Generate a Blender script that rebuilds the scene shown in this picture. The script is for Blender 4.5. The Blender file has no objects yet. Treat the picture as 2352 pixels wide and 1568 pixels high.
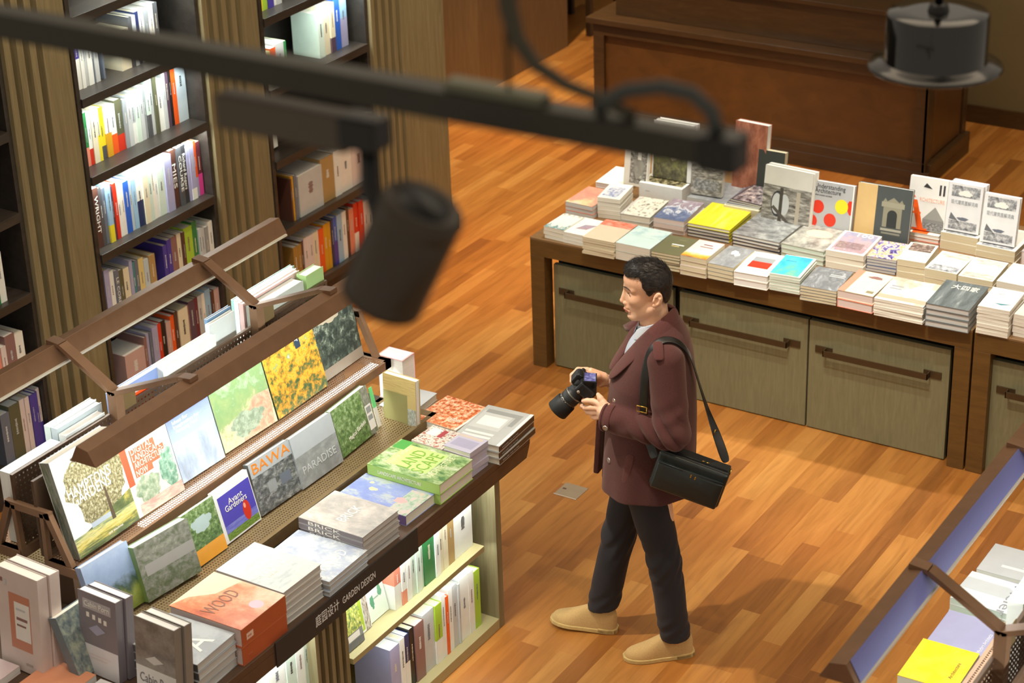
import bpy, bmesh, math, random
import numpy as np
from mathutils import Matrix, Vector, Euler
random.seed(7)
SC = bpy.context.scene
COL = SC.collection
PI = math.pi
R = math.radians

# ------------------------------------------------------------------ camera
cam_data = bpy.data.cameras.new('camera')
cam = bpy.data.objects.new('camera', cam_data)
COL.objects.link(cam)
_rt, _up, _fw = Vector((.8451, .5337, -.0302)), Vector((-.205, .387, .899)), Vector((-.481, .760, -.437))
def _basis():
    P, Ro, Y = .452294, -.0336096, -.564186
    fw = Vector((0, math.cos(P), -math.sin(P))); rt = Vector((1, 0, 0)); up = Vector((0, math.sin(P), math.cos(P)))
    c, s = math.cos(Ro), math.sin(Ro)
    rt, up = rt*c+up*s, up*c-rt*s
    m = Matrix.Rotation(-Y, 3, 'Z')
    return m@rt, m@up, m@fw
_rt, _up, _fw = _basis()
cam.matrix_world = Matrix(((_rt.x, _up.x, -_fw.x, 0), (_rt.y, _up.y, -_fw.y, 0), (_rt.z, _up.z, -_fw.z, 5.0), (0, 0, 0, 1)))
cam_data.sensor_width = 36
cam_data.lens = 4820.9/2352*36
cam_data.clip_start = .05
cam_data.dof.use_dof = True
cam_data.dof.focus_distance = 8.4
cam_data.dof.aperture_fstop = 3.9
SC.camera = cam

# ------------------------------------------------------------------ view, world
SC.view_settings.view_transform = 'Standard'
SC.view_settings.look = 'None'
SC.view_settings.exposure = 0.22
SC.view_settings.gamma = 1
SC.view_settings.use_curve_mapping = False
w = bpy.data.worlds.new('world'); SC.world = w
w.use_nodes = True
w.node_tree.nodes['Background'].inputs[0].default_value = (1.0, .87, .70, 1)
w.node_tree.nodes['Background'].inputs[1].default_value = .36

def area(name, loc, aim, sx, sy, power, col, spread=180):
    d = bpy.data.lights.new(name, 'AREA'); d.shape = 'RECTANGLE'; d.size = sx; d.size_y = sy
    d.energy = power; d.color = col; d.spread = R(spread)
    o = bpy.data.objects.new(name, d); COL.objects.link(o); o.location = loc
    o.rotation_euler = (Vector(aim)-Vector(loc)).to_track_quat('-Z', 'Y').to_euler()
    return o
def spot(name, loc, aim, power, col, angle=40, blend=.6, rad=.06):
    d = bpy.data.lights.new(name, 'SPOT'); d.energy = power; d.color = col
    d.spot_size = R(angle); d.spot_blend = blend; d.shadow_soft_size = rad
    o = bpy.data.objects.new(name, d); COL.objects.link(o); o.location = loc
    o.rotation_euler = (Vector(aim)-Vector(loc)).to_track_quat('-Z', 'Y').to_euler()
    return o
WARM = (1, .80, .56); NEUT = (1, .95, .86); COOL = (.90, 1.0, .97)
# ceiling wash and track spotlights of the shop (above the frame)
area('ceiling_wash', (-2.6, 7.0, 7.6), (-3.4, 8.0, 0), 6, 6, 150, WARM)
spot('track_spot_table', (-4.4, 9.7, 5.6), (-4.3, 9.0, .75), 420, NEUT, 40, .7)
spot('track_spot_table', (-2.8, 9.7, 5.6), (-2.9, 9.0, .75), 420, NEUT, 40, .7)
spot('track_spot_table_front', (-3.4, 6.4, 5.9), (-3.9, 9.0, .75), 430, NEUT, 34, .8)
spot('track_spot_aisle', (-2.2, 4.6, 6.0), (-3.4, 6.9, .6), 190, WARM, 40, .8)
spot('track_spot_doors', (-2.9, 5.4, 6.0), (-3.25, 8.5, .40), 620, NEUT, 24, .5, .03)
spot('track_spot_person', (-5.2, 5.2, 5.6), (-3.6, 6.5, 1.35), 700, NEUT, 20, .9)
spot('track_spot_far_floor', (-6.2, 9.4, 5.8), (-6.4, 10.6, 0), 1500, WARM, 50, .9)
spot('track_spot_far_floor', (-7.4, 11.4, 5.8), (-7.6, 12.9, 0), 1000, WARM, 46, .9)
spot('track_spot_right_floor', (-2.6, 10.6, 5.8), (-3.4, 12.4, 0), 420, WARM, 46, .9)
spot('track_spot_pilasters', (-4.6, 6.2, 5.9), (-6.65, 7.6, 1.2), 320, WARM, 52, .9)
spot('track_spot_stand', (-3.2, 3.4, 6.0), (-4.6, 4.6, 1.0), 190, (1, .97, .93), 40, .9)

# ------------------------------------------------------------------ materials
def lin(c):
    if isinstance(c, str): c = tuple(int(c[i:i+2], 16)/255 for i in (0, 2, 4))
    return tuple(x/12.92 if x <= .04045 else ((x+.055)/1.055)**2.4 for x in c)
MATS = {}
def newmat(name):
    m = bpy.data.materials.new(name); m.use_nodes = True
    return m, m.node_tree.nodes, m.node_tree.links, m.node_tree.nodes['Principled BSDF']
def node(ns, t, **kw):
    n = ns.new(t)
    for k, v in kw.items():
        if k in n.inputs: n.inputs[k].default_value = v
        else: setattr(n, k, v)
    return n
def ramp(ns, stops):
    r = ns.new('ShaderNodeValToRGB'); e = r.color_ramp.elements
    while len(e) < len(stops): e.new(.5)
    for i, (p, c) in enumerate(stops): e[i].position = p; e[i].color = (*lin(c), 1)
    return r
def mat(c, rough=.55, metal=0, var=.06, coat=0, emit=0, name=None, sc=18):
    key = ('m', c, rough, metal, var, coat, emit, sc)
    if key in MATS: return MATS[key]
    m, ns, L, b = newmat(name or 'paint_'+(c if isinstance(c, str) else 'rgb'))
    b.inputs['Roughness'].default_value = rough; b.inputs['Metallic'].default_value = metal
    b.inputs['Coat Weight'].default_value = coat; b.inputs['Coat Roughness'].default_value = .08
    l = lin(c)
    if var:
        t = node(ns, 'ShaderNodeTexCoord'); n = node(ns, 'ShaderNodeTexNoise', Scale=sc, Detail=4)
        L.new(t.outputs['Object'], n.inputs['Vector'])
        hi = tuple(min(1, x*(1+var)) for x in l); lo = tuple(x*(1-var) for x in l)
        r = ns.new('ShaderNodeValToRGB'); e = r.color_ramp.elements
        e[0].position = .3; e[0].color = (*lo, 1); e[1].position = .7; e[1].color = (*hi, 1)
        L.new(n.outputs['Fac'], r.inputs[0]); L.new(r.outputs[0], b.inputs['Base Color'])
    else: b.inputs['Base Color'].default_value = (*l, 1)
    if emit:
        b.inputs['Emission Color'].default_value = (*l, 1); b.inputs['Emission Strength'].default_value = emit
    MATS[key] = m; return m
def wood(name, stops, scale=(1, 1, 1), rough=.45, grain=9, bump=.1, coat=0):
    if name in MATS: return MATS[name]
    m, ns, L, b = newmat(name)
    t = node(ns, 'ShaderNodeTexCoord'); mp = node(ns, 'ShaderNodeMapping'); mp.inputs['Scale'].default_value = scale
    n = node(ns, 'ShaderNodeTexNoise', Scale=grain, Detail=7, Roughness=.65, Distortion=.6)
    L.new(t.outputs['Object'], mp.inputs[0]); L.new(mp.outputs[0], n.inputs['Vector'])
    r = ramp(ns, stops); L.new(n.outputs['Fac'], r.inputs[0]); L.new(r.outputs[0], b.inputs['Base Color'])
    b.inputs['Roughness'].default_value = rough; b.inputs['Coat Weight'].default_value = coat
    if bump:
        bp = node(ns, 'ShaderNodeBump', Strength=bump, Distance=.002); L.new(n.outputs['Fac'], bp.inputs['Height']); L.new(bp.outputs[0], b.inputs['Normal'])
    MATS[name] = m; return m
def art(key, stops, scale=6, wv=0., detail=7, dist=.25, stretch=(1, 1, 1), rough=.35):
    """printed picture: a colour ramp driven by height on the cover and noise"""
    k = ('art', key)
    if k in MATS: return MATS[k]
    m, ns, L, b = newmat('print_'+key)
    t = node(ns, 'ShaderNodeTexCoord'); mp = node(ns, 'ShaderNodeMapping'); mp.inputs['Scale'].default_value = stretch
    mp.inputs['Location'].default_value = (random.random()*9, random.random()*9, 0)
    L.new(t.outputs['UV'], mp.inputs[0])
    n = node(ns, 'ShaderNodeTexNoise', Scale=scale, Detail=detail, Roughness=.68, Distortion=dist); L.new(mp.outputs[0], n.inputs['Vector'])
    mr = node(ns, 'ShaderNodeMapRange'); mr.inputs[1].default_value = .28; mr.inputs[2].default_value = .72
    L.new(n.outputs['Fac'], mr.inputs[0])
    sx = node(ns, 'ShaderNodeSeparateXYZ'); L.new(t.outputs['UV'], sx.inputs[0])
    mx = node(ns, 'ShaderNodeMix'); mx.data_type = 'FLOAT'; mx.inputs[0].default_value = wv
    L.new(mr.outputs[0], mx.inputs[2]); L.new(sx.outputs[1], mx.inputs[3])
    r = ramp(ns, stops); L.new(mx.outputs[0], r.inputs[0]); L.new(r.outputs[0], b.inputs['Base Color'])
    b.inputs['Roughness'].default_value = rough; b.inputs['Coat Weight'].default_value = .25
    MATS[k] = m; return m

M_STEEL = mat('8b6a50', .42, .35, .08, name='bronze_metal')           # bronze painted metal of the stands
M_STEELD = mat('5f4938', .45, .35, .08, name='dark_bronze_metal')
M_DARKW = wood('dark_stained_wood', [(.3, '2b2723'), (.7, '3f3934')], (3, .6, 3), .38)
M_PIL = wood('olive_oak', [(.25, '6f6549'), (.5, '827656'), (.75, '918565')], (6, 6, .35), .5)
M_PILD = wood('grey_oak', [(.3, '6d6048'), (.7, '82745a')], (6, 6, .35), .5)
M_TABLE = wood('brown_table_wood', [(.3, '553c1a'), (.7, '6b4c23')], (.6, 4, 4), .4)
M_DOOR = wood('greenish_oak_door', [(.25, '6e694c'), (.55, '7a7556'), (.8, '84805f')], (5, 5, .5), .55, 14)
M_CNT = wood('reddish_brown_wood', [(.3, '4a2f15'), (.7, '5e3c1b')], (.6, 4, 1), .35)
M_CNTD = wood('dark_counter_wood', [(.3, '3a2817'), (.7, '4a341e')], (.6, 4, 4), .3)
M_BLACK = mat('101010', .35, .2, 0, name='black_metal')
M_PAGE = mat('e9e4d2', .8, 0, .05, name='page_edges', sc=60)
M_PAGEW = mat('f1efe8', .8, 0, .04, name='white_page_edges', sc=60)
M_BRASS = mat('c9a24a', .25, .9, 0, name='brass')

# ------------------------------------------------------------------ mesh builder and bookkeeping
class MB:
    def __init__(s): s.v = []; s.f = []; s.m = []; s.uv = {}; s.sm = set()
    def add(s, vs, fs, mi=0, uvs=None, smooth=False):
        o = len(s.v); s.v += [tuple(p) for p in vs]
        for i, f in enumerate(fs):
            if uvs: s.uv[len(s.f)] = uvs[i]
            if smooth: s.sm.add(len(s.f))
            s.f.append([o+k for k in f]); s.m.append(mi)
        return s
    def box(s, a, b, mi=0, mats6=None):
        x0, y0, z0 = a; x1, y1, z1 = b
        vs = [(x0,y0,z0),(x1,y0,z0),(x1,y1,z0),(x0,y1,z0),(x0,y0,z1),(x1,y0,z1),(x1,y1,z1),(x0,y1,z1)]
        s.add(vs, [(0,3,2,1),(4,5,6,7),(0,1,5,4),(1,2,6,5),(2,3,7,6),(3,0,4,7)], mi); return s
    def prism(s, poly, axis, a, b, mi=0):
        """poly: 2d points in the plane normal to axis ('x': (y,z), 'y': (x,z), 'z': (x,y))"""
        n = len(poly)
        def P(p, t): return (t, p[0], p[1]) if axis == 'x' else (p[0], t, p[1]) if axis == 'y' else (p[0], p[1], t)
        vs = [P(p, a) for p in poly]+[P(p, b) for p in poly]
        fs = [tuple(range(n))[::-1], tuple(range(n, 2*n))]+[(i, (i+1) % n, n+(i+1) % n, n+i) for i in range(n)]
        s.add(vs, fs, mi); return s
    def tube(s, pts, r, n=10, mi=0, caps=True):
        pts = [Vector(p) for p in pts]; rings = []; up = Vector((0, 0, 1)); o = len(s.v); prev = None
        for i, p in enumerate(pts):
            d = (pts[min(i+1, len(pts)-1)]-pts[max(i-1, 0)]).normalized()
            if prev is None: a = d.cross(up if abs(d.z) < .9 else Vector((1, 0, 0))).normalized()
            else: a = (prev-d*prev.dot(d)).normalized()
            prev = a; b = d.cross(a); rr = r[i] if isinstance(r, (list, tuple)) else r
            s.v += [tuple(p+(a*math.cos(2*PI*k/n)+b*math.sin(2*PI*k/n))*rr) for k in range(n)]
        for i in range(len(pts)-1):
            for k in range(n):
                s.sm.add(len(s.f)); s.f.append([o+i*n+k, o+i*n+(k+1) % n, o+(i+1)*n+(k+1) % n, o+(i+1)*n+k]); s.m.append(mi)
        if caps:
            s.f.append([o+k for k in range(n)][::-1]); s.m.append(mi)
            s.f.append([o+(len(pts)-1)*n+k for k in range(n)]); s.m.append(mi)
        return s
    def lathe(s, prof, n=48, mi=0, M=None):
        o = len(s.v); M = M or Matrix()
        for r_, z in prof:
            s.v += [tuple(M@Vector((r_*math.cos(2*PI*k/n), r_*math.sin(2*PI*k/n), z))) for k in range(n)]
        for i in range(len(prof)-1):
            for k in range(n):
                s.sm.add(len(s.f)); s.f.append([o+i*n+k, o+i*n+(k+1) % n, o+(i+1)*n+(k+1) % n, o+(i+1)*n+k]); s.m.append(mi)
        return s
    def xf(s, M, start=0):
        s.v[start:] = [tuple(M@Vector(p)) for p in s.v[start:]]; return s
    def build(s, name, mats, parent=None, M=None, bevel=0, auto=False):
        me = bpy.data.meshes.new(name); me.from_pydata(s.v, [], s.f)
        if not isinstance(mats, (list, tuple)): mats = [mats]
        for m in mats: me.materials.append(m)
        me.polygons.foreach_set('material_index', s.m)
        if s.uv:
            u = me.uv_layers.new(name='UVMap')
            for fi, us in s.uv.items():
                for li, q in zip(me.polygons[fi].loop_indices, us): u.data[li].uv = q
        if s.sm:
            for i in s.sm: me.polygons[i].use_smooth = True
        me.update()
        o = bpy.data.objects.new(name, me); COL.objects.link(o)
        if M is not None: o.matrix_world = M
        if parent is not None: o.parent = parent
        if bevel:
            b = o.modifiers.new('bevel', 'BEVEL'); b.width = bevel; b.segments = 2; b.limit_method = 'ANGLE'
        return o
def tag(o, label=None, cat=None, group=None, kind=None):
    if label: o['label'] = label
    if cat: o['category'] = cat
    if group: o['group'] = group
    if kind: o['kind'] = kind
    return o
def thing(name, loc, label, cat, group=None, rz=0):
    o = bpy.data.objects.new(name, None); COL.objects.link(o); o.location = loc; o.rotation_euler = (0, 0, rz)
    o.empty_display_size = .1
    return tag(o, label, cat, group)
def bx(name, a, b, m, parent=None, bevel=.002, org=None):
    """one box as an object, given in world coordinates; org = world origin of the parent"""
    if org is not None:
        a = tuple(p-q for p, q in zip(a, org)); b = tuple(p-q for p, q in zip(b, org))
    return MB().box(a, b).build(name, m, parent, bevel=bevel)
TXT = {}
def text_mesh(s, size, font_bold=False):
    k = (s, size)
    if k in TXT: return TXT[k]
    c = bpy.data.curves.new('t', 'FONT'); c.body = s; c.size = size; c.align_x = 'CENTER'; c.align_y = 'CENTER'; c.extrude = .0004; c.resolution_u = 2
    o = bpy.data.objects.new('t', c); COL.objects.link(o)
    me = bpy.data.meshes.new_from_object(o.evaluated_get(bpy.context.evaluated_depsgraph_get()))
    bpy.data.objects.remove(o); bpy.data.curves.remove(c); TXT[k] = me; return me
def text(name, s, size, m, parent, M, width=None):
    """lettering centred at M (local to parent), written along local x; width squeezes or stretches it"""
    me = text_mesh(s, size).copy(); me.materials.clear(); me.materials.append(m)
    if width and me.vertices:
        xs = [v.co.x for v in me.vertices]; k = width/max(1e-6, max(xs)-min(xs))
        for v in me.vertices: v.co.x *= k
    o = bpy.data.objects.new(name, me); COL.objects.link(o); o.parent = parent; o.matrix_local = M
    return o
def perforated(mb, x0, x1, y0, y1, P, pitch, hole, mi=0):
    """plate with square holes; P maps plate coordinates to space"""
    nx = max(1, int((x1-x0)/pitch)); ny = max(1, int((y1-y0)/pitch)); dx = (x1-x0)/nx; dy = (y1-y0)/ny; h = hole/2
    for i in range(nx):
        for j in range(ny):
            cx, cy = x0+(i+.5)*dx, y0+(j+.5)*dy; a, b = dx/2, dy/2
            vs = [(cx-a,cy-b),(cx+a,cy-b),(cx+a,cy+b),(cx-a,cy+b)]+[(cx+h*math.cos(t), cy+h*math.sin(t)) for t in (-2.356,-.785,.785,2.356)]
            mb.add([P(*q) for q in vs], [(0,1,5,4),(1,2,6,5),(2,3,7,6),(3,0,4,7)], mi)
# ------------------------------------------------------------------ the setting
def floor_material():
    m, ns, L, b = newmat('oak_strip_floor')
    t = node(ns, 'ShaderNodeTexCoord'); mp = node(ns, 'ShaderNodeMapping'); mp.inputs['Rotation'].default_value = (0, 0, R(90))
    L.new(t.outputs['Object'], mp.inputs[0])
    br = node(ns, 'ShaderNodeTexBrick', Scale=1.0); br.offset = .37; br.offset_frequency = 2; br.squash = 1
    br.inputs['Brick Width'].default_value = .62; br.inputs['Row Height'].default_value = .088; br.inputs['Mortar Size'].default_value = .0006
    br.inputs['Mortar Smooth'].default_value = .1; br.inputs['Bias'].default_value = 0
    br.inputs['Color1'].default_value = (0, 0, 0, 1); br.inputs['Color2'].default_value = (1, 1, 1, 1); br.inputs['Mortar'].default_value = (.5, .5, .5, 1)
    # random board ends: shift every row by its own amount
    sx = node(ns, 'ShaderNodeSeparateXYZ'); L.new(mp.outputs[0], sx.inputs[0])
    dv = node(ns, 'ShaderNodeMath', operation='DIVIDE'); dv.inputs[1].default_value = .088; L.new(sx.outputs[1], dv.inputs[0])
    fl = node(ns, 'ShaderNodeMath', operation='FLOOR'); L.new(dv.outputs[0], fl.inputs[0])
    wn = node(ns, 'ShaderNodeTexWhiteNoise'); wn.noise_dimensions = '1D'; L.new(fl.outputs[0], wn.inputs['W'])
    ad = node(ns, 'ShaderNodeMath', operation='ADD'); L.new(sx.outputs[0], ad.inputs[0]); L.new(wn.outputs['Value'], ad.inputs[1])
    cb = node(ns, 'ShaderNodeCombineXYZ'); L.new(ad.outputs[0], cb.inputs[0]); L.new(sx.outputs[1], cb.inputs[1])
    L.new(cb.outputs[0], br.inputs['Vector'])
    tone = ramp(ns, [(0, '8f5a26'), (.2, 'a66c2e'), (.6, 'b67b38'), (1, 'c68f4a')]); L.new(br.outputs['Color'], tone.inputs[0])
    m2 = node(ns, 'ShaderNodeMapping'); m2.inputs['Scale'].default_value = (14, 1.1, 1); L.new(t.outputs['Object'], m2.inputs[0])
    # every board has its own grain offset
    gr = node(ns, 'ShaderNodeTexNoise', Scale=2.2, Detail=7, Roughness=.62, Distortion=.9); L.new(m2.outputs[0], gr.inputs['Vector'])
    gr.noise_dimensions = '4D'; mu = node(ns, 'ShaderNodeMath', operation='MULTIPLY'); mu.inputs[1].default_value = 37; L.new(wn.outputs['Value'], mu.inputs[0]); L.new(mu.outputs[0], gr.inputs['W'])
    gramp = ramp(ns, [(.25, '8f7f74'), (.5, 'dcd6d0'), (.75, 'ffffff')]); L.new(gr.outputs['Fac'], gramp.inputs[0])
    mx = node(ns, 'ShaderNodeMix'); mx.data_type = 'RGBA'; mx.blend_type = 'MULTIPLY'; mx.inputs[0].default_value = .55
    L.new(tone.outputs[0], mx.inputs[6]); L.new(gramp.outputs[0], mx.inputs[7])
    # large scale colour drift of the boards
    bn = node(ns, 'ShaderNodeTexNoise', Scale=.9, Detail=2); L.new(t.outputs['Object'], bn.inputs['Vector'])
    brp = ramp(ns, [(.35, 'e6bf98'), (.65, 'ffffff')]); L.new(bn.outputs['Fac'], brp.inputs[0])
    m3 = node(ns, 'ShaderNodeMix'); m3.data_type = 'RGBA'; m3.blend_type = 'MULTIPLY'; m3.inputs[0].default_value = .5
    L.new(mx.outputs[2], m3.inputs[6]); L.new(brp.outputs[0], m3.inputs[7])
    L.new(m3.outputs[2], b.inputs['Base Color'])
    rr = node(ns, 'ShaderNodeMapRange'); rr.inputs[3].default_value = .28; rr.inputs[4].default_value = .5; L.new(gr.outputs['Fac'], rr.inputs[0]); L.new(rr.outputs[0], b.inputs['Roughness'])
    bp = node(ns, 'ShaderNodeBump', Strength=.25, Distance=.002); L.new(br.outputs['Fac'], bp.inputs['Height']); bp.invert = True; L.new(bp.outputs[0], b.inputs['Normal'])
    return m
fl = MB().box((-12, 0, -.05), (3, 17, 0)).build('floor', floor_material()); tag(fl, kind='structure')
M_WALL = mat('6b5c3c', .7, 0, .06, name='olive_wall', sc=3)
tag(MB().box((-6.2, 13.1, 0), (3, 13.3, 5.5)).build('wall_back', M_WALL), kind='structure')
tag(MB().box((-8.75, 13.3, 0), (-8.55, 17, 5.5)).build('wall_left', mat('86774f', .6, 0, .06, name='light_olive_wall', sc=3)), kind='structure')
tag(MB().box((-8.55, 16.8, 0), (-6.2, 17, 5.5)).build('wall_far', M_WALL), kind='structure')
tag(MB().box((-6.2, 13.075, 0), (3, 13.1, .12)).build('baseboard_back', M_CNTD), kind='structure')
tag(MB().box((-8.55, 13.3, 0), (-8.53, 16.8, .1)).build('baseboard_left', M_PILD), kind='structure')
tag(MB().box((-7.2, 3.0, 0), (-7.05, 9.906, 4.2)).build('wall_bookcase', M_DARKW), kind='structure')
# square column beyond the bookcases
tag(MB().box((-8.6, 12.05, 0), (-7.82, 13.3, 5.5)).build('trim_1', wood('brown_column_wood', [(.3, '6e5333'), (.7, '80623d')], (5, 5, .4), .45)), kind='structure')

# fluted pilasters between the bays
def pilaster(y0, y1, label, x0=-6.64, flat=(0, 0)):
    o = thing('fluted_pilaster', (x0-.25, (y0+y1)/2, 0), label, 'pilaster', 'fluted pilasters of the book wall')
    cy = (y0+y1)/2; f0, f1 = y0+flat[0], y1-flat[1]; n = max(3, round((f1-f0)/.075)); wd = (f1-f0)/n
    poly = [(-.4+.25, y0-cy), (.25-.02, y0-cy)]
    for i in range(n):
        a = f0-cy+i*wd
        poly += [(.25, a+.004), (.25, a+wd*.55), (.25-.035, a+wd*.62), (.25-.035, a+wd*.94)]
    poly += [(.25-.03, y1-cy), (-.4+.25, y1-cy)]
    MB().prism([(p[0], p[1]) for p in poly], 'z', 0.09, 3.2).build('fluted_front', M_PIL, o)
    MB().box((-.15, y0-cy, 0), (.262, y1-cy, .09)).build('base', M_DARKW, o)
    return o
pilaster(6.372, 6.805, 'wide fluted oak pilaster left of the middle bay of books', flat=(0, .12))
pilaster(7.725, 8.195, 'narrower fluted oak pilaster between the middle and right bays', flat=(.0, .1))
pilaster(9.14, 9.906, 'broad fluted oak pilaster at the right end of the book wall', flat=(.0, .42))

# bookcase bays
ZS = [.20, .60, 1.003, 1.404, 1.795, 2.19, 2.58]
M_LED = mat('f2fff8', .4, 0, 0, 0, 14, name='shelf_led')
def bay(y0, y1, label, lit=(3, 4, 5, 6), zs=ZS):
    o = thing('bookcase', (-6.85, (y0+y1)/2, 0), label, 'bookcase', 'built-in bookcase bays'); g = (-6.85, (y0+y1)/2, 0)
    bx('back_panel', (-7.04, y0, .0), (-7.02, y1, 3.0), M_DARKW, o, 0, g)
    for a, b in ((y0, y0+.025), (y1-.025, y1)): bx('side_panel', (-7.02, a, 0), (-6.66, b, 3.0), M_DARKW, o, .001, g)
    bx('plinth', (-7.02, y0+.025, 0), (-6.68, y1-.025, .15), M_DARKW, o, .001, g)
    for i, z in enumerate(zs):
        s = bx('shelf', (-7.02, y0+.025, z-.045), (-6.65, y1-.025, z), M_DARKW, o, .002, g)
        if i in lit:
            MB().box((.155, -(y1-y0)/2+.04, z-.049), (.17, (y1-y0)/2-.04, z-.0455)).build('led_strip', M_LED, o)
            l = area('shelf_light', (-6.69, (y0+y1)/2, z-.055), (-6.80, (y0+y1)/2, z-.4), y1-y0-.08, .02, LEDP, COOL)
            l.rotation_euler = Euler((0, R(-14), 0)); l.data.size = .02; l.data.size_y = y1-y0-.08
    return o
LEDP = 3.4
bay(5.3, 6.37, 'dark bookcase bay at the left picture edge', lit=())
bay(6.807, 7.723, 'dark bookcase bay in the middle with five lit shelves of design books', lit=(3, 4, 5, 6))
bay(8.197, 9.138, 'dark bookcase bay right of the narrow pilaster', lit=(4, 5, 6))

# floor socket
o = thing('floor_socket', (-4.405, 7.44, 0), 'small square metal socket plate set into the wood floor', 'floor socket')
MB().box((-.061, -.061, 0), (.061, .061, .003)).build('cover_plate', mat('b9a58c', .35, .6, .05, name='brushed_plate'), o, bevel=.001)
MB().box((-.061, -.0625, 0), (.061, -.057, .0045)).build('rim', mat('f0e6d6', .3, .6, 0), o)
MB().box((-.048, .0, .003), (-.03, .012, .0036)).build('latch', M_STEELD, o)

# ------------------------------------------------------------------ reception counter behind the table
o = thing('counter', (-5.55, 12.15, 0), 'long brown panelled counter behind the display table', 'counter'); g = (-5.55, 12.15, 0)
bx('plinth', (-6.70, 11.80, 0), (-4.33, 12.53, .10), M_CNTD, o, .003, g)
bx('body', (-6.72, 11.83, .1), (-4.38, 12.50, .76), M_CNT, o, .003, g)
bx('top', (-6.78, 11.77, .76), (-4.31, 12.54, .80), M_CNTD, o, .004, g)
bx('front_rail', (-6.74, 11.80, .68), (-4.36, 11.83, .76), M_CNTD, o, .002, g)
bx('front_rail', (-6.74, 11.80, .10), (-4.36, 11.83, .16), M_CNTD, o, .002, g)
for a, b in ((-6.74, -6.66), (-4.44, -4.36)): bx('corner_stile', (a, 11.80, .16), (b, 11.83, .68), M_CNTD, o, .002, g)
bx('end_panel', (-4.38, 11.93, .16), (-4.365, 12.42, .70), M_CNT, o, .002, g)
for a, b in ((11.80, 11.9), (12.44, 12.51)): bx('end_stile', (-4.38, a, .10), (-4.355, b, .76), M_CNTD, o, .002, g)
bx('end_skirting', (-4.38, 11.83, .08), (-4.325, 12.52, .15), M_CNTD, o, .004, g)
bx('upper_riser', (-6.62, 11.9, .80), (-4.45, 12.44, 1.06), M_CNTD, o, .003, g)
bx('upper_top', (-6.66, 11.87, 1.06), (-4.42, 12.48, 1.09), M_CNTD, o, .003, g)

# chair beyond the counter
o = thing('chair', (-8.0, 13.8, 0), 'dark wooden chair in the background left of the counter', 'chair')
M_CH = wood('dark_chair_wood', [(.3, '2c1f12'), (.7, '3d2b19')], (4, 4, .6), .4)
for x, y in ((-.22, -.2), (-.22, .24), (.2, -.2), (.2, .24)): MB().box((x-.022, y-.022, 0), (x+.022, y+.022, .44)).build('leg', M_CH, o, bevel=.003)
MB().box((-.25, -.23, .44), (.23, .27, .48)).build('seat', M_CH, o, bevel=.01)
MB().box((-.25, .24, .48), (.23, .27, .86)).build('backrest', M_CH, o, bevel=.01)

# ------------------------------------------------------------------ display table with the doors
TZ = .74
def table(x0, x1, y0, y1, doors, label):
    cx = (x0+x1)/2; o = thing('display_table', (cx, (y0+y1)/2, 0), label, 'table', 'book display tables'); g = (cx, (y0+y1)/2, 0)
    bx('table_top', (x0, y0, TZ-.012), (x1, y1, TZ), wood('pale_edge_top', [(.3, '77593a'), (.7, '8a6a45')], (.6, 4, 4), .35), o, .002, g)
    bx('front_apron', (x0, y0+.001, TZ-.10), (x1, y0+.05, TZ-.012), M_TABLE, o, .002, g)
    for a in (x0, x1-.083):
        for c in (y0+.001, y1-.084): bx('leg', (a, c, 0), (a+.083, c+.083, TZ-.1 if c < y0+.1 else TZ-.012), M_TABLE, o, .002, g)
    bx('back_apron', (x0, y1-.05, TZ-.1), (x1, y1, TZ-.012), M_TABLE, o, .002, g)
    bx('inner_carcass', (x0+.12, y0+.085, .004), (x1-.088, y1-.06, TZ-.10), M_BLACK, o, 0, g)
    for a, b, hx0, hx1 in doors:
        d = bx('door', (a, y0+.045, .006), (b, y0+.075, .592), M_DOOR, o, .002, g)
        yy = y0+.045-g[1]; zc = .447
        h = MB().box((hx0-cx+.055, yy-.045, zc-.016), (hx1-cx-.055, yy-.039, zc+.016))
        for q in (hx0-cx, hx1-cx-.09): h.box((q, yy-.006, zc-.018), (q+.09, yy, zc+.018))
        for q in (hx0-cx+.055, hx1-cx-.061): h.box((q, yy-.045, zc-.016), (q+.006, yy, zc+.016))
        hd = h.build('handle', mat('4a3a24', .45, .4, .05, name='dark_brass_handle'), d, bevel=.001)
        for q in (hx0-cx+.018, hx0-cx+.042, hx1-cx-.042, hx1-cx-.018):
            MB().lathe([(.0, -.004), (.004, -.003), (.005, 0)][::-1], 10, M=Matrix.Translation((q, yy-.006, zc))@Matrix.Rotation(R(90), 4, 'X')).build('screw', mat('d8cfae', .2, .9, 0), hd)
    return o
table(-5.254, -2.862, 8.508, 9.80, [(-5.142, -4.443, -5.11, -4.48), (-4.405, -3.704, -4.385, -3.74), (-3.695, -2.975, -3.66, -3.012)], 'long brown display table with oak doors covered in piles of books')
table(-2.852, -.9, 8.508, 9.80, [(-2.772, -2.1, -2.742, -2.14), (-2.085, -1.3, -2.05, -1.34)], 'second brown display table cut off by the right picture edge')
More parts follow.
